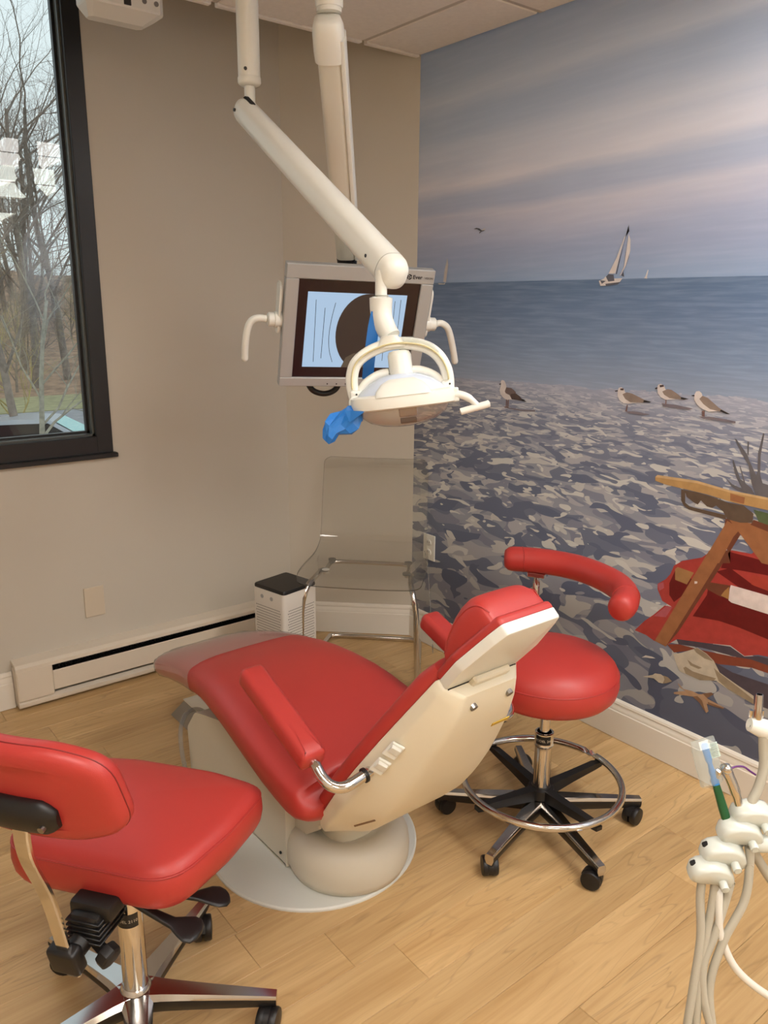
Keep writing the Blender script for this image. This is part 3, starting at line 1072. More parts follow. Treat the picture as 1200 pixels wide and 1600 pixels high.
  ('mgw', [(-1.2948,1.2392),(-1.2989,1.2493),(-1.3092,1.2518),(-1.3176,1.2461),(-1.3213,1.2384),(-1.3492,1.2090),(-1.3746,1.1973),(-1.3477,1.1928),(-1.3260,1.1985),(-1.3071,1.2096),(-1.2954,1.2247)]),
  ('mbk', [(-1.2854,1.2367),(-1.2948,1.2386),(-1.2954,1.2341),(-1.2864,1.2345)]),
  ('mbn3', [(-1.3120,1.2279),(-1.3213,1.2384),(-1.3393,1.2337),(-1.3581,1.2211),(-1.3766,1.2086),(-1.3909,1.2022),(-1.4148,1.1931),(-1.3848,1.1968),(-1.3501,1.2011),(-1.3278,1.2133)]),
  ('mbk', [(-1.3857,1.2032),(-1.4155,1.1925),(-1.4022,1.1923),(-1.3813,1.1980)]),
 ]),
 ('printed_sailboat', 'white sailing boat with two tall sails on the horizon in the mural', [
  ('mgw', [(-0.9093,1.5789),(-0.9275,1.5851),(-0.9360,1.5932),(-0.9690,1.5853),(-1.0005,1.5856),(-0.9906,1.5721),(-0.9614,1.5688),(-0.9365,1.5636),(-0.9167,1.5629)]),
  ('mbt', [(-0.9362,1.5914),(-0.9447,1.5995),(-0.9655,1.5972),(-0.9708,1.5779),(-0.9469,1.5764)]),
  ('mbt', [(-0.9139,1.5807),(-0.9374,1.5784),(-0.9220,1.5694)]),
  ('mbt', [(-0.9360,1.5692),(-0.9904,1.5739),(-0.9969,1.5766),(-0.9843,1.5676),(-0.9389,1.5626)]),
  ('mgw', [(-0.9457,1.6013),(-0.9719,1.6489),(-0.9948,1.7105),(-1.0007,1.7173),(-0.9876,1.6717),(-0.9768,1.6215),(-0.9720,1.6007)]),
  ('mbt', [(-1.0086,1.7485),(-1.0129,1.7271),(-1.0107,1.7273),(-1.0069,1.7433),(-0.9949,1.6874),(-0.9820,1.6377),(-0.9745,1.5989),(-0.9779,1.5988),(-0.9859,1.6430),(-1.0013,1.7119)]),
  ('mgw', [(-1.0115,1.7193),(-1.0193,1.7021),(-1.0219,1.6702),(-1.0182,1.6525),(-1.0100,1.6242),(-0.9929,1.5948),(-0.9896,1.5940),(-1.0035,1.6226),(-1.0076,1.6708),(-1.0099,1.7026)]),
  ('mbt', [(-1.0197,1.6596),(-1.0185,1.6490),(-1.0102,1.6224),(-1.0031,1.6046),(-1.0068,1.5900),(-0.9951,1.5948),(-1.0066,1.6135)]),
 ]),
 ('printed_sailboat', 'tiny white sail at the right of the large sailing boat in the mural', [
  ('mgw', [(-1.0924,1.6103),(-1.0948,1.6076),(-1.0915,1.5883),(-1.0931,1.5830),(-1.0814,1.5841),(-1.0852,1.5885)]),
 ]),
 ('printed_sailboat', 'distant white sail beside the monitor edge in the mural', [
  ('mgw2', [(-0.1675,1.6783),(-0.1737,1.6535),(-0.1697,1.6267),(-0.1627,1.5851),(-0.1469,1.5876),(-0.1537,1.6361),(-0.1630,1.6628)]),
  ('mgw2', [(-0.1154,1.5824),(-0.1489,1.5808),(-0.1593,1.5840),(-0.1561,1.5773),(-0.1209,1.5777)]),
 ]),
 ('printed_flying_gull', 'small flying gull high in the mural sky', [
  ('mbt', [(-0.3115,1.7788),(-0.3256,1.7821),(-0.3414,1.7790),(-0.3527,1.7720),(-0.3730,1.7697),(-0.3530,1.7667),(-0.3425,1.7600),(-0.3422,1.7642),(-0.3483,1.7681),(-0.3322,1.7764)]),
  ('mgw2', [(-0.3527,1.7720),(-0.3741,1.7780),(-0.3698,1.7720),(-0.3575,1.7703)]),
 ]),
]
layer = 0
for name, label, polys in MURAL:
    mb = MB()
    ms = []
    for c, pts in polys:
        layer += 1
        if PM[c] not in ms:
            ms.append(PM[c])
        mb.mi = ms.index(PM[c])
        vv = [mb.bm.verts.new((-0.0004 - layer * 0.000025, p[0], p[1])) for p in pts]
        for tri in tessellate_polygon([[V((p[0], p[1], 0)) for p in pts]]):
            a, b_, c_ = [pts[i] for i in tri]
            s = (b_[0] - a[0]) * (c_[1] - a[1]) - (c_[0] - a[0]) * (b_[1] - a[1])
            mb.face([vv[i] for i in (tri if s < 0 else tri[::-1])])
    obj(name, mb, ms, wall_right, smooth=0, label=label, recalc=False)

# ------------------------------------------------------------------ patient (dental) chair
XC = -1.155
EX = V((1, 0, 0))
chair = thing('dental_chair', 'red and cream reclining dental chair in the middle of the room', 'dental chair', (XC, -0.95, 0))


def seat_rings(st, n=36, p=3.4):
    """st: (y, z top, half width, thickness)"""
    C = [V((XC, s[0], s[1] - s[3] / 2)) for s in st]
    out = []
    for i, s in enumerate(st):
        t = (C[min(i + 1, len(C) - 1)] - C[max(i - 1, 0)]).normalized()
        nrm = V((0, -t.z, t.y))
        if nrm.z < 0:
            nrm = -nrm
        out.append(sup(C[i], EX, nrm, s[2], s[3] / 2, p, n))
    return out


seat_st = [(-0.212, 0.330, 0.150, 0.020), (-0.216, 0.345, 0.172, 0.050), (-0.228, 0.357, 0.182, 0.078),
           (-0.26, 0.372, 0.188, 0.092), (-0.33, 0.398, 0.193, 0.098), (-0.40, 0.422, 0.200, 0.102), (-0.49, 0.446, 0.208, 0.105),
           (-0.575, 0.464, 0.216, 0.108), (-0.65, 0.477, 0.225, 0.110), (-0.72, 0.484, 0.234, 0.114), (-0.80, 0.486, 0.244, 0.118),
           (-0.88, 0.483, 0.253, 0.122), (-0.95, 0.475, 0.259, 0.126), (-1.02, 0.463, 0.263, 0.130), (-1.09, 0.448, 0.265, 0.133),
           (-1.15, 0.436, 0.265, 0.134), (-1.19, 0.429, 0.264, 0.134), (-1.218, 0.423, 0.261, 0.128), (-1.240, 0.416, 0.256, 0.108),
           (-1.251, 0.408, 0.246, 0.080), (-1.255, 0.396, 0.228, 0.040)]
mb = MB()
mb.loft(seat_rings(seat_st))
obj('seat', mb, m_red, chair, smooth=50)
# clear sleeve over the foot end
sl = [(s[0] + (-0.004 if False else 0), s[1] + 0.003, s[2] + 0.003, s[3] + 0.006) for s in seat_st[1:8]]
sl[0] = (-0.208, 0.346, 0.172, 0.050)
mb = MB()
rg = seat_rings(sl)
random.seed(3)
for k, r in enumerate(rg):
    for i, p in enumerate(r):
        if 0 < k < len(rg) - 1:
            p.z += 0.0022 * sin(i * 1.9 + k * 2.3) + random.uniform(0, 0.0012)
mb.loft(rg, True, False)
obj('toe_sleeve', mb, m_sleeve, chair, smooth=60, label='clear vinyl sleeve over the foot end')

# back: a straight spine leaning towards the head
B0 = V((XC, -1.27, 0.34))
SD = V((0, -0.548, 0.8365)).normalized()
NF = V((0, SD.z, -SD.y))                         # front (towards the patient)


def interp(tab, t):
    for (a, va), (b, vb) in zip(tab, tab[1:]):
        if t <= b:
            k = max(0, (t - a) / (b - a))
            return va + (vb - va) * k
    return tab[-1][1]


BWT = [(-0.16, 0.130), (-0.112, 0.160), (-0.09, 0.176), (-0.05, 0.192), (0.0, 0.205), (0.10, 0.203), (0.20, 0.188), (0.30, 0.166), (0.40, 0.138),
       (0.51, 0.106)]
mb = MB()
rings = []
N_ = 22
for i in range(N_ + 1):
    t = -0.065 + 0.580 * i / N_
    e = min(1, (i + 0.35) / 2.2, (N_ - i + 0.35) / 2.2)
    e = e ** 0.5
    rings.append(sup(B0 + SD * t + NF * 0.026, EX, NF, interp(BWT, t) * (0.9 + 0.1 * e), 0.030 * (0.35 + 0.65 * e), 3.6, 36))
mb.loft(rings)
obj('back_cushion', mb, m_red, chair, smooth=50)
STH = [(-0.16, 0.02), (-0.097, 0.024), (-0.07, 0.044), (-0.04, 0.062), (0.0, 0.078), (0.08, 0.094), (0.16, 0.098), (0.25, 0.096), (0.38, 0.084), (0.46, 0.070), (0.51, 0.050)]


def shell_ring(t):
    w_, th = interp(BWT, t) + 0.002, interp(STH, t)
    o = B0 + SD * t
    k = 0.55 + 0.15 * min(1, max(0, t / 0.4))
    pts = rpoly([(-w_, 0.008, 0.004), (-w_ * 0.985, -th * 0.30, th * 0.25), (-w_ * k, -th, th * 0.38), (w_ * k, -th, th * 0.38),
                 (w_ * 0.985, -th * 0.30, th * 0.25), (w_, 0.008, 0.004)], 5)
    return [o + EX * p[0] + NF * p[1] for p in pts]


mb = MB()
rings = []
for i in range(30):
    t = -0.097 + 0.597 * (i / 29)
    r = shell_ring(t)
    if i in (0, 29):
        c = sum(r, V((0, 0, 0))) / len(r)
        rings += [[c + (p - c) * 0.80 - SD * 0.006 for p in r], [c + (p - c) * 0.93 - SD * 0.003 for p in r]] if i == 0 else []
    rings.append(r)
    if i == 29:
        c = sum(r, V((0, 0, 0))) / len(r)
        rings.append([c + (p - c) * 0.90 + SD * 0.007 for p in r])
mb.loft(rings)
shell = obj('back_shell', mb, m_shell, chair, smooth=45)


def on_bevel(t, k, side=-1):
    """point and axes on the shell's near bevel; k 0..1 from front edge to rear edge"""
    w_, th = interp(BWT, t) + 0.002, interp(STH, t)
    a = V((side * w_ * 0.985, -th * 0.30))
    b = V((side * w_ * 0.70, -th))
    q = a + (b - a) * k
    d = (b - a).normalized()
    p = B0 + SD * t + EX * q.x + NF * q.y
    vdir = EX * d.x + NF * d.y
    w1 = interp(BWT, t + 0.05) - interp(BWT, t - 0.05)
    udir = (SD + EX * (side * w1 * 10 * 0.985)).normalized()
    nd = udir.cross(vdir).normalized()
    if nd.dot(EX * side - NF * 0.3) < 0:
        nd = -nd
    return p, udir, vdir, nd


for t in (0.268, 0.322):
    p, u_, v_, n_ = on_bevel(t, 0.02)
    p = p + n_ * 0.003
    R_ = Matrix((u_, v_, n_)).transposed()
    mb = MB()
    mb.box(p + n_ * 0.001, (0.044, 0.030, 0.006), R_, 0.002, 1)
    sw = obj('rocker_switch', mb, m_white, chair, smooth=0)
    mb = MB()
    mb.box(p + n_ * 0.006 + u_ * 0.006, (0.020, 0.022, 0.008), Matrix.Rotation(0.22, 3, v_) @ R_, 0.001, 1)
    obj('rocker', mb, m_white, sw, smooth=0)
p, u_, v_, n_ = on_bevel(0.075, 0.70)
p = p + n_ * 0.001
mb = MB()
mb.box(p + n_ * 0.0006, (0.062, 0.004, 0.002), Matrix.Rotation(-0.5, 3, n_) @ Matrix((u_, v_, n_)).transposed())
obj('shell_slot', mb, m_slot, chair, smooth=0)
p = B0 + SD * 0.385 - NF * (interp(STH, 0.385) + 0.0005) + EX * 0.075
mb = MB()
mb.box(p, (0.052, 0.011, 0.002), Matrix((EX, SD, -NF)).transposed())
obj('label_strip', mb, m_gold, chair, smooth=0)
for (t, dx) in ((0.478, -0.045), (0.478, 0.060)):
    p = B0 + SD * t - NF * (interp(STH, t) + 0.000) + EX * dx
    mb = MB()
    mb.cyl(p - NF * -0.004, p - NF * 0.006, 0.0085, n=10)
    b_ = obj('bolt', mb, m_steel, chair)
# headrest: tapering panel, thin pad, raised pillow
SH = V((0, -0.646, 0.763)).normalized()
NH = V((0, SH.z, -SH.y))
H0 = B0 + SD * 0.503 + NF * 0.004
hout = [(-0.104, 0.0, 0.012), (-0.112, 0.085, 0.05), (-0.088, 0.178, 0.03), (-0.074, 0.212, 0.012), (0.074, 0.212, 0.012),
        (0.088, 0.178, 0.03), (0.112, 0.085, 0.05), (0.104, 0.0, 0.012)]
hp = resample(rpoly(hout, 5), 0.02)
mb = MB()
mb.cushion(hp, FM(H0 - NH * 0.024, EX, SH, NH), [(0.006, 0.0), (0.002, 0.0015), (0.0, 0.005), (0.0, 0.0235)])
hr = obj('headrest_panel', mb, m_white, chair, smooth=32)
mb = MB()
mb.cushion(hp, FM(H0 - NH * 0.002, EX, SH, NH), [(0.006, 0.0), (0.001, 0.003), (0.0, 0.010), (0.002, 0.017), (0.007, 0.021)])
obj('headrest_pad', mb, m_red, chair, smooth=50)
mb = MB()
rings = []
prof = [(0.020, 0.004, 0.080), (0.025, 0.014, 0.086), (0.038, 0.030, 0.090), (0.060, 0.047, 0.091), (0.085, 0.060, 0.091), (0.110, 0.069, 0.090),
        (0.135, 0.074, 0.088), (0.158, 0.074, 0.085), (0.178, 0.066, 0.082), (0.190, 0.050, 0.079), (0.196, 0.026, 0.074), (0.196, 0.006, 0.066)]
for v_, h_, w_ in prof:
    o = H0 + SH * v_ + NH * 0.016
    r = []
    for k in range(25):
        a = pi * k / 24
        r.append(o + EX * (-math.copysign(abs(cos(a)) ** 0.45, cos(a)) * w_) + NH * (abs(sin(a)) ** 0.45 * h_))
    rings.append(r)
mb.loft(rings)
pil = obj('head_pillow', mb, m_red, chair, smooth=50)
for s in (-1, 1):
    mb = MB()
    pts = []
    for v_, h_, w_ in prof[2:-1]:
        pts.append(H0 + SH * v_ + NH * (0.016 + h_ * abs(sin(0.5)) ** 0.45) + EX * s * (w_ * abs(cos(0.5)) ** 0.45))
    mb.tube(smooth_pts(pts, 3), 0.0018, 6)
    obj('seam', mb, m_pipe, pil)
mb = MB()
mb.box(H0 + SH * 0.004 - NH * 0.030 + EX * 0.010, (0.105, 0.050, 0.016), Matrix((EX, SH, NH)).transposed(), 0.004, 1)
obj('headrest_bracket', mb, m_shell, chair, smooth=0)
mb = MB()
mb.box(H0 - NH * 0.0248 + SH * 0.006, (0.196, 0.0035, 0.003), Matrix((EX, SH, NH)).transposed())
obj('hinge_gap', mb, m_dark, chair, smooth=0)

# arms
for s in (-1, 1):
    a = V((XC + s * 0.280, -1.075, 0.655))
    b = V((XC + s * 0.280, -1.350, 0.553))
    d = (b - a).normalized()
    up = EX.cross(d).normalized()
    if up.z < 0:
        up = -up
    mb = MB()
    ol = resample(rpoly([(-0.031, 0, 0.016), (0.031, 0, 0.016), (0.031, (b - a).length, 0.012), (-0.031, (b - a).length, 0.012)], 4), 0.03)
    mb.cushion(ol, FM(a - up * 0.024, EX, d, up), [(0.012, 0.0), (0.003, 0.004), (0.0, 0.012), (0.0, 0.034), (0.003, 0.043), (0.012, 0.048)])
    arm = obj('armrest', mb, m_red, chair, smooth=50)
    mb = MB()
    pts = smooth_pts([b - d * 0.05 - up * 0.01, b + d * 0.004 - up * 0.006, b + d * 0.032 - up * 0.012, V((XC + s * 0.272, b.y - 0.050, b.z - 0.036)),
                      V((XC + s * 0.250, b.y - 0.064, b.z - 0.042)), V((XC + s * 0.215, b.y - 0.066, b.z - 0.038)), V((XC + s * 0.165, b.y - 0.062, b.z - 0.030))], 5)
    mb.tube(pts, 0.0125, 14)
    tb = obj('arm_tube', mb, m_chrome, arm, label='bent chrome tube carrying the armrest')
    mb = MB()
    c = V((XC + s * 0.191, b.y - 0.0645, b.z - 0.0345))
    mb.lathe([(0.013, 0), (0.0165, 0.0), (0.0165, 0.006), (0.013, 0.006)], c, (s, 0.0, -0.12), 18)
    obj('arm_socket', mb, m_black, arm)
# underseat: tapered lift body, rear panel, pump cover, pillar, floor plate
mb = MB()


def yz_prism(mb, prof, hw, bev=0.012, x=XC):
    mb.prism(prof, FM(V((x - hw, 0, 0)), V((0, 1, 0)), V((0, 0, 1)), V((1, 0, 0))), 2 * hw, bev, 3)


yz_prism(mb, rpoly([(-0.415, 0.008, 0.004), (-0.405, 0.165, 0.03), (-0.47, 0.245, 0.05), (-0.80, 0.335, 0.06), (-1.01, 0.305, 0.02), (-1.01, 0.008, 0.004)], 5), 0.155)
obj('lift_body', mb, m_base, chair, smooth=40)
mb = MB()
yz_prism(mb, rpoly([(-1.0, 0.13, 0.005), (-1.0, 0.325, 0.01), (-1.13, 0.325, 0.01), (-1.135, 0.19, 0.02), (-1.06, 0.13, 0.02)], 4), 0.125, 0.01)
obj('rear_panel', mb, m_base, chair, smooth=40)
mb = MB()
mb.lathe([(0.150, 0.008), (0.160, 0.012), (0.1685, 0.035), (0.170, 0.065), (0.166, 0.095), (0.155, 0.118), (0.138, 0.132), (0.115, 0.134),
          (0.098, 0.126), (0.085, 0.118)], (-1.150, -1.074, 0), n=44)
obj('pump_cover', mb, m_base, chair, smooth=50)
mb = MB()
mb.loft([sup((XC, -1.075, 0.10), EX, V((0, 1, 0)), 0.078, 0.070, 2.6, 28), sup((XC, -1.085, 0.145), EX, V((0, 1, 0)), 0.066, 0.062, 2.6, 28),
         sup((XC, -1.10, 0.19), EX, V((0, 1, 0)), 0.080, 0.075, 2.8, 28), sup((XC, -1.13, 0.235), EX, V((0, 1, 0)), 0.105, 0.095, 3, 28),
         sup((XC, -1.15, 0.30), EX, V((0, 1, 0)), 0.12, 0.11, 3, 28)])
obj('pillar', mb, m_shell, chair, smooth=50)
mb = MB()
ol = [(-1.172 + 0.297 * cos(2 * pi * k / 72), -0.936 + 0.297 * sin(2 * pi * k / 72)) for k in range(72)]
mb.cushion(ol, FM(V((0, 0, 0)), V((1, 0, 0)), V((0, 1, 0)), V((0, 0, 1))), [(0.0, 0.0), (0.0, 0.005), (0.004, 0.009)])
obj('base_plate', mb, m_plate, chair, smooth=40)
mb = MB()
mb.cyl((-1.311, -0.985, 0.045), (-1.315, -0.985, 0.045), 0.004, n=8)
obj('cover_screw', mb, m_screw, chair)

# foot control on the floor with its clear hose
fc = thing('foot_control', 'grey metal foot control on the floor under the foot end of the dental chair', 'foot pedal', (-1.13, -0.13, 0))
mb = MB()
b0 = [V(p) for p in ((-1.205, -0.015, 0.002), (-1.03, -0.015, 0.002), (-1.03, -0.24, 0.002), (-1.205, -0.24, 0.002))]
b1 = [V(p) for p in ((-1.165, -0.05, 0.062), (-1.06, -0.05, 0.062), (-1.06, -0.20, 0.062), (-1.165, -0.20, 0.062))]
mb.loft([b0, b1])
obj('housing', mb, m_steel, fc, smooth=0)
mb = MB()
mb.box((-1.112, -0.125, 0.0655), (0.112, 0.158, 0.007), None, 0.003, 2)
obj('tread', mb, m_chrome, fc, smooth=0)
mb = MB()
mb.tube(smooth_pts([(-1.13, -0.22, 0.03), (-1.20, -0.27, 0.13), (-1.27, -0.32, 0.165), (-1.318, -0.37, 0.145), (-1.332, -0.40, 0.08), (-1.330, -0.42, 0.012)], 6), 0.0075, 10)
obj('hose', mb, m_tubec, fc, label='clear plastic hose')


# ------------------------------------------------------------------ casters and five-star bases
def caster(pos, ang, r, mat_, parent):
    """twin wheel caster; pos = stem top on the leg's underside"""
    p = V(pos)
    d = V((cos(ang), sin(ang), 0))
    s = V((-d.y, d.x, 0))
    c = V((p.x, p.y, r)) - d * 0.016
    mb = MB()
    for k in (-1, 1):
        mb.lathe([(r * 0.55, -0.002), (r * 0.94, 0.0), (r, 0.004), (r, 0.014), (r * 0.93, 0.018), (r * 0.3, 0.020)], c + s * (k * 0.003), s * k, 20)
    # hood and stem
    rings = []
    for k in range(9):
        a = radians(-25) + radians(190) * k / 8
        q = d * (cos(a) * r * 1.06) + V((0, 0, sin(a) * r * 1.06))
        qi = d * (cos(a) * r * 0.72) + V((0, 0, sin(a) * r * 0.72))
        rings.append([c + q - s * 0.0065, c + q + s * 0.0065, c + qi + s * 0.0065, c + qi - s * 0.0065])
    mb.loft(rings)
    mb.cyl((p.x, p.y, r * 1.5), p + V((0, 0, 0.012)), 0.009, n=10)
    return obj('caster', mb, mat_, parent, smooth=40)


def star_leg(hub, tip, w0, w1, h0, h1, zt0, zt1, mats, parent, inset=0.0):
    """tapered leg: top face from zt0 to zt1, depth h0..h1; optional raised bright top strip"""
    h, t = V(hub), V(tip)
    d = (t - h)
    L = d.length
    d.normalize()
    s = V((-d.y, d.x, 0))
    rings = []
    K = 8
    for k in range(K + 1):
        f = k / K
        w_ = w0 + (w1 - w0) * (f ** 0.6)
        zt = zt0 + (zt1 - zt0) * f
        hh = h0 + (h1 - h0) * f
        c = h + d * (L * f)
        rings.append([V((c.x, c.y, 0)) + s * (a * w_) + V((0, 0, zt - b * hh)) for a, b in
                      ((-0.5, 0.55), (-0.5, 0.22), (-0.36, 0.0), (0.36, 0.0), (0.5, 0.22), (0.5, 0.55), (0.30, 1.0), (-0.30, 1.0))])
    mb = MB()
    n = 8
    R = [[mb.bm.verts.new(p) for p in r] for r in rings]
    for a, b in zip(R, R[1:]):
        for i in range(n):
            j = (i + 1) % n
            mb.mi = 0 if i in (1, 2, 3) else 1
            mb.face((a[i], a[j], b[j], b[i]))
    mb.mi = 0
    mb.face(R[0][::-1])
    mb.mi = 0
    mb.face(R[-1])
    return obj('base_leg', mb, mats, parent, smooth=35)


# ------------------------------------------------------------------ assistant stool with foot ring and curved arm
SX, SY = -0.605, -1.292
st = thing('assistant_stool', 'tall round red stool with chrome foot ring and curved arm support by the mural', 'stool', (SX, SY, 0))
mb = MB()
R0 = 0.196
mb.lathe([(0.08, 0.430), (0.150, 0.432), (0.178, 0.440), (0.191, 0.455), (0.1965, 0.480), (0.194, 0.505), (0.185, 0.527), (0.168, 0.545),
          (0.140, 0.557), (0.100, 0.564), (0.05, 0.567), (0.01, 0.568)], (SX, SY, 0), n=56)
sseat = obj('seat', mb, m_red, st, smooth=60)
mb = MB()
mb.tube([V((SX + 0.1925 * cos(a), SY + 0.1925 * sin(a), 0.509)) for a in [2 * pi * k / 60 for k in range(60)]], 0.0022, 6, closed=True)
obj('piping', mb, m_pipe, sseat)
mb = MB()
mb.lathe([(0.09, 0.407), (0.09, 0.429)], (SX, SY, 0), n=24)
obj('seat_plate', mb, m_black, st)
mb = MB()
mb.lathe([(0.0145, 0.20), (0.0145, 0.415)], (SX, SY, 0), n=20)
mb.lathe([(0.016, 0.350), (0.0165, 0.352), (0.0165, 0.358), (0.016, 0.360)], (SX, SY, 0), n=20)
obj('gas_lift', mb, m_chrome, st)
mb = MB()
mb.lathe([(0.0245, 0.105), (0.0245, 0.262), (0.027, 0.264), (0.0285, 0.268), (0.027, 0.272), (0.027, 0.306), (0.0255, 0.307), (0.021, 0.307), (0.020, 0.26)],
         (SX, SY, 0), n=28, caps=False)
col = obj('column_sleeve', mb, m_chrome, st, smooth=40)


def column_label(cx, cy, r, z0, z1, body, size, parent, a0, a1, border=False):
    """curved dark label on a column with its print bent round it"""
    mb = MB()
    ring = []
    for k in range(13):
        a = a0 + (a1 - a0) * k / 12
        ring.append((cx + r * cos(a), cy + r * sin(a)))
    for p, q in zip(ring, ring[1:]):
        mb.poly([(p[0], p[1], z0), (q[0], q[1], z0), (q[0], q[1], z1), (p[0], p[1], z1)])
    lb = obj('column_label', mb, m_black, parent, smooth=60)
    cu = bpy.data.curves.new('label_print', 'FONT')
    cu.body = body
    cu.size = size
    cu.align_x = 'CENTER'
    cu.resolution_u = 2
    to = bpy.data.objects.new('label_print', cu)
    COL.objects.link(to)
    dg = bpy.context.evaluated_depsgraph_get()
    me = bpy.data.meshes.new_from_object(to.evaluated_get(dg))
    bpy.data.objects.remove(to, do_unlink=True)
    am = (a0 + a1) / 2
    org = origin_of(lb)
    for v in me.vertices:
        a = am + v.co.x / r
        v.co = V((cx + (r + 0.0005) * cos(a), cy + (r + 0.0005) * sin(a), (z0 + z1) / 2 - size * 0.35 + v.co.y)) - org
    me.materials.clear()
    me.materials.append(m_txtw)
    o = bpy.data.objects.new('label_print', me)
    COL.objects.link(o)
    o.parent = lb


CAMDIR = math.atan2(-2.6286 - SY, -2.2635 - SX)
column_label(SX, SY, 0.0274, 0.275, 0.302, 'MODEL 240', 0.0105, st, CAMDIR - 0.95, CAMDIR + 0.75)
mb = MB()
mb.lathe([(0.030, 0.050), (0.036, 0.055), (0.036, 0.095), (0.031, 0.125), (0.026, 0.135)], (SX, SY, 0), n=24)
obj('hub', mb, m_black, st)
cps = [(-0.805, -1.073), (-0.949, -1.385), (-0.705, -1.612), (-0.398, -1.434), (-0.466, -1.098)]
for (cx, cy) in cps:
    a = math.atan2(cy - SY, cx - SX)
    L = 0.305
    tip = (SX + L * cos(a), SY + L * sin(a), 0)
    star_leg((SX + 0.028 * cos(a), SY + 0.028 * sin(a), 0), tip, 0.052, 0.026, 0.046, 0.030, 0.098, 0.078, (m_alu, m_black), st)
    caster((SX + (L - 0.012) * cos(a), SY + (L - 0.012) * sin(a), 0.050), a + 0.7, 0.027, m_black, st)
RZ, RR = 0.150, 0.229
mb = MB()
mb.tube([V((SX + RR * cos(a), SY + RR * sin(a), RZ)) for a in [2 * pi * k / 64 for k in range(64)]], 0.0105, 14, closed=True)
ring = obj('foot_ring', mb, m_chrome, st, smooth=60)
for k in range(4):
    a = radians(-8 + 90 * k)
    mb = MB()
    d = V((cos(a), sin(a), 0))
    c = V((SX, SY, 0))
    mb.loft([[c + d * r + V((-d.y, d.x, 0)) * (x * w_) + V((0, 0, z + y_ * h_)) for x, y_ in ((-.5, -.5), (.5, -.5), (.5, .5), (-.5, .5))]
             for r, w_, h_, z in ((0.025, 0.030, 0.036, 0.112), (0.12, 0.024, 0.026, 0.122), (0.21, 0.022, 0.020, 0.131), (0.236, 0.020, 0.012, 0.131))])
    obj('ring_spoke', mb, m_black, st, smooth=30)
mb = MB()
mb.lathe([(0.026, 0.098), (0.038, 0.100), (0.038, 0.128), (0.026, 0.132)], (SX, SY, 0), n=24)
obj('ring_hub', mb, m_black, st)
# curved arm
arm_pts = [(-0.462, -0.975, 0.722), (-0.430, -1.02, 0.724), (-0.398, -1.078, 0.726), (-0.372, -1.15, 0.727), (-0.366, -1.215, 0.727), (-0.375, -1.285, 0.726), (-0.393, -1.345, 0.724),
           (-0.425, -1.395, 0.721), (-0.470, -1.430, 0.716), (-0.525, -1.450, 0.710)]
P = smooth_pts(arm_pts, 5)
rr = []
m_ = len(P)
for i in range(m_):
    e = min(i, m_ - 1 - i)
    rr.append(0.0395 * [0.70, 0.92, 0.985, 1.0][min(e, 3)])
mb = MB()
mb.tube(P, rr, 20, flat=(0.95, 1.0), hint=V((0, 0, 1)))
arm = obj('arm_support', mb, m_red, st, smooth=60)
for i in (5, m_ - 8):
    t = (P[i + 1] - P[i]).normalized()
    u_, v_, _ = frame(t)
    mb = MB()
    mb.tube([P[i] + u_ * (cos(a) * 0.0378 * 0.99) + v_ * (sin(a) * 0.0396) + t * (0.012 * cos(a)) for a in [2 * pi * k / 30 for k in range(30)]], 0.0016, 6, closed=True)
    obj('arm_seam', mb, m_pipe, arm)
pp = V((-0.440, -1.115, 0))
pp = V((-0.415, -1.068, 0))
mb = MB()
mb.box((pp.x, pp.y, 0.684), (0.030, 0.055, 0.014), Matrix.Rotation(0.5, 3, 'Z'), 0.002, 1)
obj('arm_bracket', mb, m_chrome, st, smooth=0)
mb = MB()
mb.tube(smooth_pts([(pp.x, pp.y, 0.685), (pp.x, pp.y, 0.55), (pp.x, pp.y, 0.43), (pp.x - 0.006, pp.y - 0.012, 0.420), (pp.x - 0.05, pp.y - 0.06, 0.414), (SX + 0.06, SY + 0.06, 0.414)], 5), 0.0115, 14)
obj('arm_post', mb, m_chrome, st, smooth=60)

# ------------------------------------------------------------------ operator stool with backrest (front left)
OX, OY = -1.815, -1.238
os_ = thing('operator_stool', 'red vinyl stool with padded backrest and polished five-star base, at the front left', 'stool', (OX, OY, 0))
FD = V((0.80, 0.60, 0)).normalized()             # the way the sitter faces
LD = V((FD.y, -FD.x, 0))                         # sitter's right
SZ = 0.445
SO = V((-1.775, -1.150, 0))
UPZ = V((0, 0, 1))
sc = [(-0.205, -0.150, 0.10), (0.185, -0.150, 0.10), (0.228, 0.03, 0.35), (0.242, 0.190, 0.060), (0.10, 0.216, 0.3), (-0.10, 0.216, 0.3), (-0.242, 0.190, 0.060), (-0.232, 0.03, 0.35)]
ol = resample(rpoly(sc, 7), 0.02)
mb = MB()
mb.cushion(ol, FM(SO + UPZ * (SZ - 0.060), LD, FD, UPZ), [(0.050, -0.036), (0.026, -0.031), (0.012, -0.020), (0.004, -0.004), (0.0, 0.018), (0.001, 0.040), (0.006, 0.056), (0.016, 0.067), (0.032, 0.073)], 0.012)
oseat = obj('seat', mb, m_red, os_, smooth=60)
mb = MB()


def inset(ol, d):
    n = len(ol)
    O = [V(p) for p in ol]
    area = sum(O[i].x * O[(i + 1) % n].y - O[(i + 1) % n].x * O[i].y for i in range(n))
    s = 1 if area > 0 else -1
    r = []
    for i in range(n):
        t = (O[(i + 1) % n] - O[i - 1]).normalized()
        r.append(O[i] + V((-t.y, t.x)) * d * s)
    return r


mb.tube([SO + LD * p.x + FD * p.y + UPZ * (SZ - 0.060 + 0.053) for p in inset(ol, 0.0040)], 0.0024, 6, closed=True)
obj('piping', mb, m_pipe, oseat)
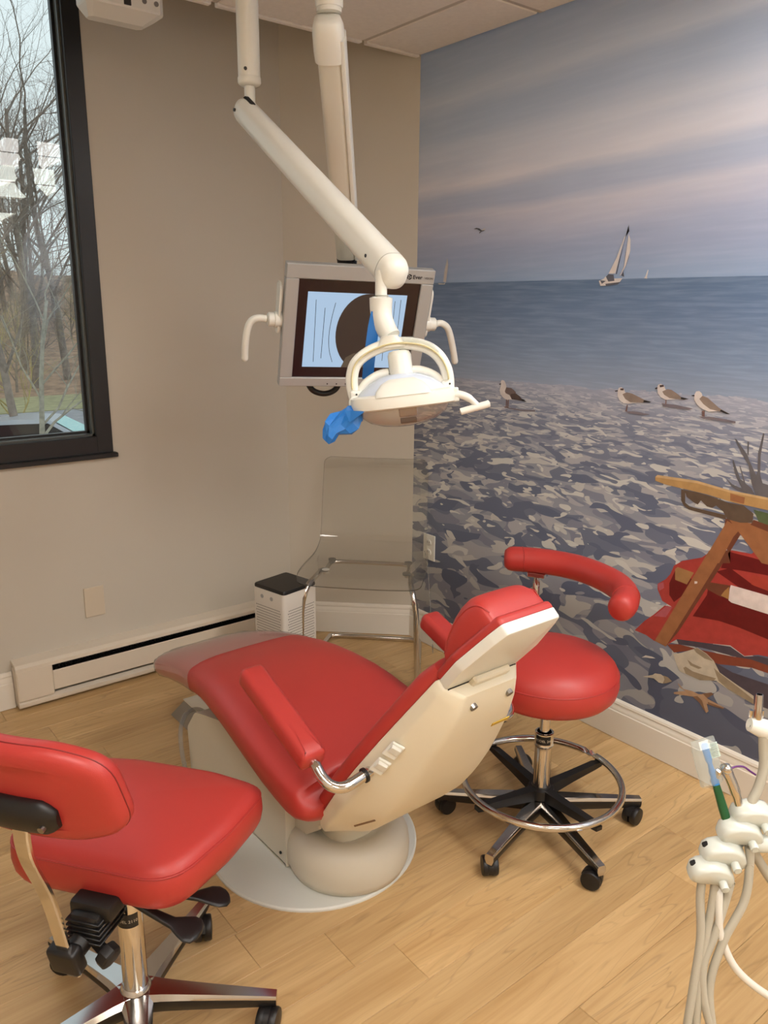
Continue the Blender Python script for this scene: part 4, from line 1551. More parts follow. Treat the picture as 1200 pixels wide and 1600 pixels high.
# backrest pad behind the seat
BC = V((-2.003, -1.350, 0.722))
BN = (FD * 0.97 + UPZ * 0.20).normalized()       # pad front
BU = LD.cross(BN).normalized()
if BU.z < 0:
    BU = -BU
bo = resample(rpoly([(-0.180, -0.068, 0.045), (-0.10, -0.088, 0.2), (0.10, -0.088, 0.2), (0.180, -0.068, 0.045), (0.163, 0.070, 0.080), (0.08, 0.102, 0.2), (-0.08, 0.102, 0.2), (-0.163, 0.070, 0.080)], 7), 0.02)
mb = MB()
MBK = FM(BC - BN * 0.028, LD, BU, BN)
mb.cushion(bo, MBK, [(0.030, -0.002), (0.012, 0.0), (0.003, 0.005), (0.0, 0.014), (0.0, 0.030), (0.004, 0.039), (0.014, 0.046), (0.030, 0.050)], 0.006)
# gentle curve round the sitter
for v in mb.bm.verts:
    q = v.co - BC
    x_ = q.dot(LD)
    v.co += BN * (x_ * x_ * 0.9)
opad = obj('backrest', mb, m_red, os_, smooth=60)
mb = MB()
pts = []
for p in inset(bo, 0.0004):
    q = BC + LD * p.x + BU * p.y - BN * 0.0095
    pts.append(q + BN * (p.x * p.x * 0.9))
mb.tube(pts, 0.0016, 6, closed=True)
obj('stitching', mb, m_seam, opad)
mb = MB()
pts = [BC + LD * x_ + BU * (-0.030) - BN * (0.030 - x_ * x_ * 0.9) for x_ in [-0.075 + 0.15 * k / 12 for k in range(13)]]
rr = [0.034 * min(1.0, (0.25 + min(k, 12 - k) * 0.42) ** 0.5) for k in range(13)]
mb.tube(pts, rr, 16, flat=(0.55, 1.0), hint=BU)
br = obj('back_bracket', mb, m_black, os_, smooth=60)
for x_ in (-0.055, 0.055):
    mb = MB()
    q = BC + LD * x_ + BU * (-0.036) - BN * (0.046)
    mb.cyl(q + BN * 0.006, q - BN * 0.004, 0.006, n=10)
    obj('bracket_screw', mb, m_steel, br)
# flat chrome post, clamp, tilt unit, knob, levers
q0 = BC + BU * (-0.040) - BN * 0.030
q1 = V((-1.958, -1.292, 0.330))
q2 = V((-1.944, -1.286, 0.258))
post = smooth_pts([q0, q0 + V((0.004, 0.008, -0.08)), V((-1.982, -1.312, 0.47)), q1, q2], 6)
mb = MB()
rings = []
for i, p in enumerate(post):
    t = (post[min(i + 1, len(post) - 1)] - post[max(i - 1, 0)]).normalized()
    nn = t.cross(LD).normalized()
    rings.append([p + LD * (a * 0.015) + nn * (b * 0.0055) for a, b in ((-1, -.5), (-.8, -1), (.8, -1), (1, -.5), (1, .5), (.8, 1), (-.8, 1), (-1, .5))])
mb.loft(rings)
obj('back_post', mb, m_chrome, os_, smooth=40)
tdir = (post[-1] - post[-6]).normalized()
nn = tdir.cross(LD).normalized()
RC = Matrix((LD, nn, tdir)).transposed()
cl = post[-1] - tdir * 0.045
mb = MB()
mb.box(cl - LD * 0.003, (0.062, 0.032, 0.058), RC, 0.008, 3)
obj('post_clamp', mb, m_black, os_, smooth=40)
mb = MB()
Rz = Matrix((LD, FD, UPZ)).transposed()
mb.box(V((-1.845, -1.236, 0.372)), (0.090, 0.150, 0.036), Rz, 0.008, 2)
mb.box(V((-1.888, -1.262, 0.340)), (0.066, 0.080, 0.070), Rz, 0.012, 2)
for k in range(5):
    mb.box(V((-1.888, -1.262, 0.318 + 0.011 * k)), (0.073, 0.086, 0.004), Rz, 0.001, 1)
arm2 = cl + nn * 0
mb.tube([V((-1.888, -1.262, 0.335)), (V((-1.888, -1.262, 0.330)) + cl) / 2, cl], 0.022, 12)
obj('tilt_unit', mb, m_black, os_, smooth=40)
kc = V((-1.892, -1.304, 0.296))
kd = (LD * 0.8 - UPZ * 0.35 - FD * 0.2).normalized()
mb = MB()
mb.lathe([(0.010, -0.03), (0.012, 0.0), (0.022, 0.002), (0.024, 0.006), (0.024, 0.022), (0.020, 0.026), (0.008, 0.027)], kc, kd, 8)
obj('tilt_knob', mb, m_black, os_, smooth=30)


def lever(a, b, w0, w1):
    a, b = V(a), V(b)
    d = (b - a).normalized()
    s = V((-d.y, d.x, 0)).normalized()
    L = (b - a).length
    mb = MB()
    rings = []
    for f, w_, h_ in ((0, 0.011, 0.008), (0.35, 0.010, 0.007), (0.62, 0.014, 0.006), (0.74, 0.026, 0.0055), (0.84, 0.034, 0.0055), (0.93, 0.032, 0.0055), (0.985, 0.020, 0.005), (1.0, 0.008, 0.004)):
        rings.append(sup(a + d * (L * f) + V((0, 0, -0.012 * sin(f * 3.0))), s, V((0, 0, 1)), w_, h_, 2.6, 16))
    mb.loft(rings)
    return obj('lever', mb, m_black, os_, smooth=50)


lever((-1.825, -1.255, 0.352), (-1.722, -1.372, 0.292), 1, 1)
lever((-1.79, -1.235, 0.345), (-1.612, -1.278, 0.258), 1, 1)
mb = MB()
mb.lathe([(0.0255, 0.09), (0.0255, 0.338), (0.024, 0.342)], (OX, OY, 0), n=28)
obj('column', mb, m_chrome, os_)
mb = MB()
mb.lathe([(0.022, 0.338), (0.022, 0.380)], (OX, OY, 0), n=20)
obj('column_top', mb, m_black, os_)
CAMDIR = math.atan2(-2.6286 - OY, -2.2635 - OX)
column_label(OX, OY, 0.0259, 0.278, 0.310, 'MODEL 2110', 0.0095, os_, CAMDIR - 1.55, CAMDIR + 0.62)
mb = MB()
mb.lathe([(0.030, 0.045), (0.034, 0.055), (0.034, 0.105), (0.030, 0.118), (0.0262, 0.122)], (OX, OY, 0), n=28)
obj('hub', mb, m_alu, os_)
base_a = math.atan2(-1.393 - OY, -1.579 - OX) - radians(3)
for k in range(5):
    a = base_a + 2 * pi * k / 5
    L = 0.293
    star_leg((OX + 0.022 * cos(a), OY + 0.022 * sin(a), 0), (OX + L * cos(a), OY + L * sin(a), 0), 0.070, 0.026, 0.050, 0.028, 0.113, 0.086, (m_alu, m_black), os_)
    caster((OX + (L - 0.014) * cos(a), OY + (L - 0.014) * sin(a), 0.058), (radians(141) if k == 2 else a + (1.35 if k == 0 else 0.5)), 0.030, m_black, os_)

# ------------------------------------------------------------------ clear visitor chair in the corner
AO = V((-0.345, -0.095, 0))                      # floor point under the seat centre
AL = V((0.70, -0.714, 0)).normalized()           # along the seat front, to the photo's right
AF = V((AL.y, -AL.x, 0))                         # towards the camera
if AF.dot(V((-1, -1, 0))) < 0:
    AF = -AF
ac = thing('acrylic_chair', 'clear acrylic chair with bent chrome legs in the room corner', 'chair', AO)
prof = smooth_pts([(0.236, 0.418), (0.215, 0.437), (0.17, 0.445), (0.05, 0.440), (-0.07, 0.432), (-0.135, 0.442), (-0.180, 0.475), (-0.205, 0.53), (-0.225, 0.62), (-0.250, 0.72),
                   (-0.274, 0.81), (-0.285, 0.835)] and [(f, z, 0) for f, z in [(0.236, 0.420), (0.215, 0.437), (0.17, 0.445), (0.05, 0.441), (-0.07, 0.434), (-0.135, 0.444), (-0.180, 0.478), (-0.205, 0.53), (-0.225, 0.62), (-0.250, 0.72), (-0.272, 0.805), (-0.285, 0.842)]], 4)
mb = MB()
TH = 0.0045
rows = []
for i, p in enumerate(prof):
    t = (prof[min(i + 1, len(prof) - 1)] - prof[max(i - 1, 0)]).normalized()
    nn = V((-t.y, t.x))
    f = i / (len(prof) - 1)
    w_ = 0.243 + 0.016 * sin(pi * min(1, f * 1.8)) - 0.012 * f
    e = min(i, len(prof) - 1 - i)
    w_ -= [0.030, 0.012, 0.004, 0.001][min(e, 3)]
    up_, dn_ = [], []
    for k in range(15):
        x_ = -1 + 2 * k / 14
        curl = 0.012 * (abs(x_) ** 3)
        for s_, L_ in ((1, up_), (-1, dn_)):
            q = V((p.x, p.y)) + nn * (s_ * TH - curl * 0.9)
            L_.append(AO + AL * (x_ * w_) + AF * q.x + UPZ * q.y)
    rows.append(up_ + dn_[::-1])
R = [[mb.bm.verts.new(p) for p in r] for r in rows]
n = len(R[0])
for a, b in zip(R, R[1:]):
    for i in range(n):
        j = (i + 1) % n
        mb.mi = 1 if i in (14, n - 1) else 0
        mb.face((a[i], a[j], b[j], b[i]))
mb.mi = 1
mb.face(R[0][::-1])
mb.face(R[-1])
obj('seat_shell', mb, [m_acry, m_acedge], ac, smooth=50)


def al(l_, f_, z_):
    return AO + AL * l_ + AF * f_ + UPZ * z_


for s in (-1, 1):
    mb = MB()
    x_ = 0.228 * s
    mb.tube(smooth_pts([al(x_ * 0.84, 0.045, 0.419), al(x_ * 0.86, 0.13, 0.421), al(x_ * 0.90, 0.185, 0.416), al(x_ * 0.95, 0.215, 0.385), al(x_, 0.224, 0.32), al(x_ * 1.02, 0.226, 0.18), al(x_ * 1.04, 0.226, 0.07),
                        al(x_ * 1.045, 0.215, 0.025), al(x_ * 1.04, 0.175, 0.0125), al(x_ * 1.0, 0.05, 0.0125), al(x_ * 0.95, -0.12, 0.0125), al(x_ * 0.91, -0.205, 0.0125),
                        al(x_ * 0.80, -0.238, 0.0125), al(0.0, -0.240, 0.0125)], 5), 0.0115, 12)
    obj('leg_frame', mb, m_chrome, ac, smooth=60)
mb = MB()
mb.tube(smooth_pts([al(-0.172, -0.075, 0.416), al(-0.155, -0.100, 0.416), al(-0.10, -0.108, 0.416), al(0.10, -0.108, 0.416), al(0.155, -0.100, 0.416), al(0.172, -0.07, 0.416), al(0.172, 0.05, 0.419)], 5), 0.009, 10)
mb.tube([al(-0.172, -0.075, 0.416), al(-0.172, 0.05, 0.419)], 0.009, 10)
obj('seat_bar', mb, m_chrome, ac, smooth=60)
for l_, f_ in ((-0.172, 0.05), (0.172, 0.05), (-0.165, -0.09), (0.165, -0.09)):
    mb = MB()
    mb.lathe([(0.017, 0.424), (0.017, 0.433)], al(l_, f_, 0), n=16)
    obj('mount', mb, m_bead, ac)
mb = MB()
mb.lathe([(0.016, 0.4475), (0.016, 0.4485)], al(-0.155, 0.10, 0), n=18)
obj('round_sticker', mb, m_white, ac, label='round white sticker on the clear seat')
mb = MB()
mb.tube(smooth_pts([al(0.228, -0.17, 0.462), al(0.243, -0.16, 0.40), al(0.26, -0.13, 0.24), al(0.28, -0.09, 0.02)], 4), 0.0022, 6)
cord = obj('thin_cord', mb, m_tubec)
tag(cord, 'thin clear cord hanging behind the right side of the acrylic chair', 'cord')

# ------------------------------------------------------------------ air purifier
pu = thing('air_purifier', 'white square air purifier with black top beside the heater', 'air purifier', (-0.692, -0.003, 0))
PN = V((-0.765, -0.118, 0))
d1 = V((-0.800, 0.055, 0)) - PN
d2 = V((-0.581, -0.062, 0)) - PN
d1 = d1.normalized()
d2 = V((d1.y, -d1.x, 0)).normalized()
W1 = 0.182
PCN = PN + d1 * W1 / 2 + d2 * W1 / 2
ol = resample(rpoly([(-W1 / 2, -W1 / 2, 0.018), (W1 / 2, -W1 / 2, 0.018), (W1 / 2, W1 / 2, 0.018), (-W1 / 2, W1 / 2, 0.018)], 5), 0.05)
MP = FM(PCN, d1, d2, UPZ) if d1.cross(d2).z > 0 else FM(PCN, d2, d1, UPZ)
mb = MB()
mb.cushion(ol, MP, [(0.006, 0.0), (0.002, 0.004), (0.0, 0.012), (0.0, 0.404)])
obj('body', mb, m_purf, pu, smooth=40)
mb = MB()
mb.cushion(ol, MP, [(0.002, 0.4045), (0.002, 0.414), (0.005, 0.418)])
obj('top_panel', mb, m_black, pu, smooth=40)
for nm, nd, td in (('grille', -d2, d1), ('grille', -d1, d2)):
    mb = MB()
    c = PCN + nd * (W1 / 2 + 0.0006)
    for iz in range(26):
        for ix in range(17):
            z_ = 0.055 + iz * 0.0112
            x_ = (ix - 8) * 0.0083 + (0.00415 if iz % 2 else 0) - 0.002
            q = c + td * x_ + UPZ * z_
            mb.poly([q + td * a + UPZ * b for a, b in ((-.0026, -.0017), (.0026, -.0017), (.0026, .0017), (-.0026, .0017))])
    g = obj(nm, mb, m_purd, pu, smooth=0, kind='stuff')
for x_ in (-0.035, 0.02):
    mb = MB()
    c = PCN - d2 * (W1 / 2) + d1 * (-x_) + UPZ * 0.375
    mb.lathe([(0.0085, -0.001), (0.0085, 0.0012), (0.006, 0.0015), (0.006, 0.0005)], c, -d2, 14)
    obj('button', mb, m_bezel, pu)

# ------------------------------------------------------------------ baseboard heater on the window wall
he = thing('baseboard_heater', 'long cream electric baseboard heater under the window wall', 'heater', (-1.05, 0.37, 0))
hx0, hx1 = -1.645, -0.50
mb = MB()
yz = [(YW, 0.190), (YW - 0.052, 0.182), (YW - 0.065, 0.172), (YW - 0.065, 0.158), (YW - 0.060, 0.158), (YW - 0.050, 0.168), (YW, 0.176)]
mb.prism(yz, FM(V((hx0, 0, 0)), V((0, 1, 0)), V((0, 0, 1)), V((1, 0, 0))), hx1 - hx0)
obj('top_cover', mb, m_heat, he, smooth=0)
mb = MB()
mb.box(((hx0 + hx1) / 2 + 0.05, YW - 0.010, 0.10), (hx1 - hx0 - 0.1, 0.018, 0.16))
obj('back_plate', mb, m_dark, he, smooth=0)
mb = MB()
mb.box(((hx0 + 0.13 + hx1) / 2, YW - 0.062, 0.094), (hx1 - hx0 - 0.13, 0.006, 0.080), None, 0.002, 1)
obj('front_panel', mb, m_heat, he, smooth=0)
mb = MB()
mb.box((hx0 + 0.065, YW - 0.033, 0.100), (0.1312, 0.0665, 0.125), None, 0.004, 1)
obj('end_box', mb, m_heat, he, smooth=0)
mb = MB()
mb.prism([(YW, 0.012), (YW - 0.062, 0.012), (YW - 0.066, 0.018), (YW - 0.066, 0.030), (YW - 0.050, 0.040), (YW, 0.040)],
         FM(V((hx0, 0, 0)), V((0, 1, 0)), V((0, 0, 1)), V((1, 0, 0))), hx1 - hx0)
obj('bottom_rail', mb, m_heat, he, smooth=0)
mb = MB()
for k in range(90):
    x_ = hx0 + 0.15 + k * 0.0108
    if x_ < hx1 - 0.02:
        mb.box((x_, YW - 0.035, 0.10), (0.0008, 0.045, 0.07))
obj('heating_fins', mb, m_steel, he, smooth=0, kind='stuff')

# blank wall plate, power outlet
mb = MB()
mb.box((-1.317, YW - 0.003, 0.351), (0.078, 0.006, 0.122), None, 0.002, 2)
tag(obj('blank_wall_plate', mb, mat('painted_plate', (204, 190, 168), 0.5), smooth=0), 'blank painted wall plate above the baseboard heater', 'wall plate')
ou = thing('power_outlet', 'white power outlet on the mural wall beside the clear chair', 'outlet', (0, -0.100, 0.458))
mb = MB()
mb.box((-0.003, -0.100, 0.458), (0.006, 0.074, 0.116), None, 0.002, 2)
obj('cover_plate', mb, m_white, ou, smooth=0)
for dz in (-0.022, 0.022):
    mb = MB()
    mb.lathe([(0.0165, 0.0), (0.0165, 0.0022), (0.015, 0.003)], (-0.0055, -0.100, 0.458 + dz), (-1, 0, 0), 20, sq=(1, 0.85))
    so = obj('socket', mb, m_white, ou)
    for dy, h_ in ((-0.006, 0.008), (0.006, 0.010)):
        mb = MB()
        mb.box((-0.0088, -0.100 + dy, 0.458 + dz + 0.003), (0.001, 0.002, h_))
        obj('slot', mb, m_dark, so, smooth=0)

# ------------------------------------------------------------------ white equipment housing under the ceiling
bx = thing('equipment_housing', 'white box with slanted lower edges under the ceiling above the window', 'ceiling box', (-1.19, 0.04, ZC))
mb = MB()
rings = []
for z_, x0, x1, y0, y1, c_ in ((2.332, -1.292, -1.118, 0.040, 0.085, 0.012), (2.360, -1.312, -1.074, -0.006, 0.100, 0.016), (2.366, -1.314, -1.072, -0.008, 0.102, 0.016), (2.425, -1.314, -1.072, -0.008, 0.102, 0.016)):
    rings.append([V((x, y, z_)) for x, y in ((x0 + c_, y0), (x1 - c_, y0), (x1, y0 + c_), (x1, y1 - c_), (x1 - c_, y1), (x0 + c_, y1), (x0, y1 - c_), (x0, y0 + c_))])
mb.loft(rings)
obj('housing', mb, m_box, bx, smooth=0)
mb = MB()
mb.box((-1.192, -0.009, 2.394), (0.022, 0.006, 0.054), None, 0.001, 1)
obj('status_strip', mb, m_black, bx, smooth=0)
for x_ in (-1.138, -1.100):
    mb = MB()
    mb.lathe([(0.0075, 0), (0.0075, 0.002)], (x_, -0.0080, 2.388), (0, -1, 0), 12)
    obj('knob', mb, m_gray, bx)
mb = MB()
mb.box((-1.18, 0.012, 2.432), (0.21, 0.030, 0.016))
obj('ceiling_bracket', mb, m_black, bx, smooth=0)

# ------------------------------------------------------------------ dental light
lp = thing('dental_light', 'cream dental operating light hanging from a ceiling pole by a slanting spring arm', 'lamp', (-1.085, -0.54, ZC))
PX, PY = -1.0865, -0.546
mb = MB()
mb.lathe([(0.0295, 2.082), (0.0295, ZC)], (PX, PY, 0), n=28)
pole = obj('ceiling_pole', mb, m_white, lp)
mb = MB()
mb.lathe([(0.060, ZC - 0.03), (0.066, ZC - 0.024), (0.066, ZC)], (PX, PY, 0), n=28)
obj('ceiling_flange', mb, m_white, lp)
mb = MB()
mb.lathe([(0.022, 2.062), (0.0285, 2.066), (0.031, 2.070), (0.031, 2.082), (0.0298, 2.084)], (PX, PY, 0), n=28)
obj('pole_collar', mb, m_white, pole)
mb = MB()
mb.cyl((PX - 0.022, PY - 0.0205, 2.098), (PX - 0.024, PY - 0.0235, 2.098), 0.0045, n=8)
obj('pole_screw', mb, m_screw, pole)
mb = MB()
mb.lathe([(0.0145, 1.985), (0.0145, 2.070)], (PX, PY, 0), n=18)
obj('pivot_post', mb, m_white, lp)
A0, A1 = V((-1.100, -0.525, 2.012)), V((-1.128, -1.236, 1.556))
ad = (A1 - A0).normalized()
au = V((0, 0, 1)) - ad * ad.z
au.normalize()
as_ = ad.cross(au)
mb = MB()
L = (A1 - A0).length
rings = []
for f, r in ((0.0, 0.012), (0.004, 0.022), (0.016, 0.029), (0.035, 0.0315), (0.5, 0.0335), (0.955, 0.0355)):
    c = A0 + ad * (L * f)
    rings.append(sup(c, as_, au, r, r * 1.02, 2.5, 28))
mb.loft(rings)
sa = obj('spring_arm', mb, m_white, lp, smooth=50)
mb = MB()
rings = [sup(A0 + ad * (L * f) - au * dz, as_, au, r, r * 1.02, 2.5, 28) for f, r, dz in ((0.957, 0.0352, 0), (0.975, 0.0345, 0.0), (0.992, 0.031, 0.002), (1.002, 0.024, 0.004), (1.006, 0.010, 0.006))]
mb.loft(rings)
obj('arm_end_cap', mb, m_white, sa, smooth=60)
for f, side in ((0.03, -1), (0.90, -1)):
    mb = MB()
    c = A0 + ad * (L * f)
    q = c + as_ * (0.034 if as_.dot(V((-1, -1, 0))) > 0 else -0.034)
    dd = as_ if as_.dot(V((-1, -1, 0))) > 0 else -as_
    mb.cyl(q - dd * 0.004, q + dd * 0.0016, 0.0042, n=8)
    obj('arm_screw', mb, m_screw, sa)
mb = MB()
mb.box(A0 + ad * 0.035 + au * 0.029, (0.018, 0.012, 0.050), Matrix((as_, au, ad)).transposed(), 0.004, 1)
obj('arm_slot', mb, m_dark, sa, smooth=0)
# knuckle below the arm
KX, KY = -1.152, -1.209
mb = MB()
mb.lathe([(0.013, 1.500), (0.013, 1.570)], (KX, KY, 0), n=20)
obj('knuckle_pin', mb, m_white, lp)
mb = MB()
KP = smooth_pts([(KX, KY, 1.512), (KX, KY, 1.490), (KX - 0.001, KY - 0.006, 1.468), (KX - 0.001, KY - 0.022, 1.445), (KX + 0.001, KY - 0.036, 1.430)], 4)
mb.tube([KP[0] + V((0, 0, 0.006))] + KP, [0.018] + [0.0255 - 0.0045 * (i / (len(KP) - 1)) for i in range(len(KP))], 22)
obj('knuckle', mb, m_white, lp, smooth=60)
# lamp head in its own frame: HX along the yoke (photo right), HYv away from the camera, HZ up
HX = (V((0.785, -0.619, 0.008)) * 0.985 + V((0.150, 0.203, 0.968)) * 0.115).normalized()
hz0 = (V((0, 0, 1)) * 0.98 + V((0.60, 0.76, 0)) * 0.10)
HZ = (hz0 - HX * hz0.dot(HX)).normalized()
HY = HZ.cross(HX).normalized()
HC = V((-1.158, -1.294, 1.300))
DX = 0.00138


def hd(x_, y_, z_):
    return HC + HX * x_ + HY * y_ + HZ * z_


def ell(z_, a, b, n=40, p=2.4, x0=0.0, y0=0.0):
    out = []
    for k in range(n):
        t = 2 * pi * k / n
        out.append(hd(x0 + math.copysign(abs(cos(t)) ** (2 / p), cos(t)) * a, y0 + math.copysign(abs(sin(t)) ** (2 / p), sin(t)) * b, z_))
    return out


mb = MB()
mb.loft([ell(-0.017, 0.106, 0.078), ell(-0.014, 0.112, 0.083), ell(0.000, 0.114, 0.085), ell(0.012, 0.112, 0.083), ell(0.016, 0.104, 0.076)])
rim = obj('lamp_rim', mb, m_white, lp, smooth=50)
mb = MB()
mb.loft([ell(0.014, 0.098, 0.074), ell(0.026, 0.088, 0.066), ell(0.040, 0.068, 0.052), ell(0.050, 0.046, 0.036), ell(0.055, 0.026, 0.022)])
obj('reflector_back', mb, m_lpanel, lp, smooth=60)
mb = MB()
mb.loft([ell(0.010, 0.060, 0.014, y0=-0.072), ell(0.022, 0.056, 0.015, y0=-0.066), ell(0.036, 0.044, 0.015, y0=-0.054), ell(0.045, 0.026, 0.012, y0=-0.045)])
obj('front_hump', mb, m_white, lp, smooth=60)
mb = MB()
mb.loft([ell(-0.015, 0.100, 0.074), ell(-0.030, 0.093, 0.069), ell(-0.044, 0.074, 0.055), ell(-0.053, 0.048, 0.036), ell(-0.057, 0.018, 0.014)], False, True)
obj('lens', mb, m_lens, lp, smooth=60)
mb = MB()
mb.loft([ell(-0.010, 0.097, 0.071), ell(-0.0095, 0.01, 0.01)], False, True)
obj('inner_reflector', mb, mat('reflector_pink', (226, 212, 200), 0.3, metal=0.2), lp, smooth=60)
mb = MB()
mb.box(hd(0.008, -0.01, -0.024), (0.038, 0.030, 0.026), Matrix((HX, HY, HZ)).transposed(), 0.002, 1)
obj('bulb_shield', mb, mat('bulb_shield_amber', (128, 96, 66), 0.35, metal=0.6), lp, smooth=0)
mb = MB()
mb.box(hd(0.008, -0.012, -0.045), (0.034, 0.020, 0.012), Matrix((HX, HY, HZ)).transposed(), 0.001, 1)
obj('bulb_socket', mb, m_dark, lp, smooth=0)
# centre hub and rear brackets
mb = MB()
hb_ = [ell(0.048, 0.026, 0.026, 24, 2, 0.004, 0.005), ell(0.068, 0.0265, 0.0265, 24, 2, 0.004, 0.005), ell(0.070, 0.0255, 0.0255, 24, 2, 0.004, 0.005), ell(0.094, 0.0255, 0.0255, 24, 2, 0.004, 0.005),
       ell(0.102, 0.022, 0.022, 24, 2, 0.004, 0.005), ell(0.105, 0.012, 0.012, 24, 2, 0.004, 0.005)]
mb.loft(hb_)
obj('hub', mb, m_white, lp, smooth=50)
for s in (-1, 1):
    mb = MB()
    mb.tube(smooth_pts([hd(s * 0.015 - 0.003, 0.005, 0.060), hd(s * 0.045, 0.004, 0.058), hd(s * 0.078, 0.003, 0.040), hd(s * 0.098, 0.0, 0.008)], 5), 0.0095, 12)
    obj('head_bracket', mb, m_white, lp, smooth=60)
# yoke: flat arch over the head
yk = [(-0.104, 0.0, 0.010), (-0.1085, 0.0, 0.035), (-0.107, 0.0, 0.062), (-0.096, 0.0, 0.090), (-0.072, 0.0, 0.109), (-0.04, 0.0, 0.121), (-0.005, 0.0, 0.126), (0.035, 0.0, 0.121), (0.068, 0.0, 0.109),
      (0.091, 0.0, 0.088), (0.104, 0.0, 0.060), (0.107, 0.0, 0.033), (0.105, 0.0, 0.010)]
Y = smooth_pts([hd(p[0] * 0.96, p[1], p[2] * 0.95) for p in yk], 4)
mb = MB()
mb.tube(Y, 0.0115, 16, flat=(1.15, 0.72), hint=HY)
yoke = obj('yoke', mb, m_white, lp, smooth=60)
mb = MB()
band = [p - HY * 0.0128 for p in Y[4:-4]]
mb.tube(band, 0.0052, 8, flat=(0.4, 1.0), hint=HY)
obj('yoke_band', mb, m_beige, yoke, smooth=60, label='cream insert strip along the yoke')
for s, x_, z_ in ((-1, -0.100, 0.004), (1, 0.101, 0.004)):
    mb = MB()
    mb.lathe([(0.010, -0.016), (0.0155, -0.014), (0.0165, -0.008), (0.0165, 0.008), (0.0155, 0.014), (0.010, 0.016)], hd(x_, 0, z_), HY, 20)
    mb.box(hd(x_ - 0.002 * s, -0.001, z_ + 0.014), (0.026, 0.026, 0.026), Matrix((HX, HY, HZ)).transposed(), 0.006, 2)
    pv = obj('yoke_pivot', mb, m_white, lp, smooth=45)
    mb = MB()
    mb.cyl(hd(x_ + 0.003, -0.012, z_ + 0.018), hd(x_ + 0.003, -0.0155, z_ + 0.018), 0.0022, n=8)
    obj('pivot_screw', mb, m_screw, pv)
mb = MB()
yt = Y[len(Y) // 2]
mb.loft([sup(hd(-0.012, 0, 0.112), HX, HY, 0.040, 0.0125, 2.4, 24), sup(hd(-0.012, 0, 0.124), HX, HY, 0.026, 0.014, 2.4, 24), sup(hd(-0.013, -0.0, 0.136), HX, HY, 0.0185, 0.0165, 2.2, 24),
         sup(KP[-1] + V((0, 0, 0.004)), HX, HY, 0.0175, 0.0175, 2, 24)])
obj('yoke_neck', mb, m_white, lp, smooth=60)
mb = MB()
mb.loft([sup(p + HZ * 0.009, HY, HZ, 0.016, 0.005 + 0.002 * sin(i * 2.1), 2.4, 12) for i, p in enumerate(Y[26:37:2])])
obj('tape_wrap', mb, m_wrap, yoke, smooth=60, label='clear tape wrapped round the yoke')
# handles
mb = MB()
mb.tube(smooth_pts([hd(-0.100, -0.012, -0.006), hd(-0.122, -0.016, -0.012), hd(-0.142, -0.02, -0.030), hd(-0.156, -0.022, -0.050)], 4), 0.0085, 12)
obj('left_handle', mb, m_white, lp, smooth=60)
mb = MB()
mb.tube(smooth_pts([hd(0.103, -0.01, -0.004), hd(0.122, -0.016, -0.003), hd(0.142, -0.022, -0.014), hd(0.156, -0.026, -0.030)], 4), [0.0085] * 9 + [0.007] * 4, 12)
mb.tube([hd(0.118, -0.024, -0.040), hd(0.120, -0.024, -0.0396), hd(0.176, -0.028, -0.0305), hd(0.182, -0.028, -0.029), hd(0.1835, -0.028, -0.0287)], [0.004, 0.0075, 0.008, 0.008, 0.004], 12)
obj('right_handle', mb, m_white, lp, smooth=60, label='white T-shaped handle on the right of the lamp')
mb = MB()
mb.box(hd(0.111, -0.006, -0.002), (0.020, 0.030, 0.030), Matrix((HX, HY, HZ)).transposed(), 0.003, 2)
obj('handle_mount', mb, m_white, lp, smooth=0)
# blue barrier film: crumpled bag: crumpled bag on the left handle and a strip behind the yoke
random.seed(9)
mb = MB()
hh = [V(q) for q in ((-1.243, -1.256, 1.282), (-1.252, -1.250, 1.273), (-1.265, -1.245, 1.261), (-1.280, -1.237, 1.250), (-1.296, -1.229, 1.240), (-1.304, -1.225, 1.226), (-1.310, -1.222, 1.214))]
wd = [0.010, 0.024, 0.032, 0.030, 0.025, 0.020, 0.010]
rings = []
for c, w_ in zip(hh, wd):
    r = []
    for k in range(12):
        a = 2 * pi * k / 12
        q = w_ * random.uniform(0.62, 1.12)
        r.append(c + (HX * 0.62 - HZ * 0.78) * (cos(a) * q) + HY * (sin(a) * q * 0.7))
    rings.append(r)
mb.loft(rings)
mb.poly([hd(-0.125, -0.045, -0.008), hd(-0.112, -0.048, -0.010), hd(-0.082, -0.062, -0.014), hd(-0.118, -0.044, -0.034)])
tag(obj('barrier_bag', mb, m_blue, smooth=0), 'crumpled blue plastic bag over the left handle of the dental light', 'plastic bag')
mb = MB()
pt = [V((-1.168, -1.215, 1.484)), V((-1.173, -1.210, 1.45)), V((-1.176, -1.205, 1.41)), V((-1.178, -1.20, 1.37)), V((-1.179, -1.197, 1.338))]
cr = V((0.785, -0.619, 0.0))
fw = V((0.619, 0.785, 0))
rings = []
for i, p in enumerate(pt):
    rings.append([p - cr * 0.0125 - fw * 0.0012, p - fw * (0.004 + 0.002 * (i % 2)), p + cr * 0.0125 - fw * 0.0012, p + cr * 0.0125, p - fw * (0.0028 + 0.002 * (i % 2)), p - cr * 0.0125])
mb.loft(rings)
tag(obj('barrier_film', mb, m_blue, smooth=40), 'blue plastic film strip hanging from the knuckle of the dental light', 'plastic film')

# ------------------------------------------------------------------ ceiling-hung monitor
mo = thing('patient_monitor', 'silver framed monitor on a ceiling arm between the dental light and the corner', 'monitor', (-0.764, -0.590, 1.424))
MX = V((0.939, -0.344, -0.028)).normalized()
MD = V((0.085, 0.311, -0.947)).normalized()
MD = (MD - MX * MD.dot(MX)).normalized()
MN = MX.cross(MD).normalized()                   # into the picture
MC = V((-0.764, -0.590, 1.424))
MW, MH = 0.46, 0.384


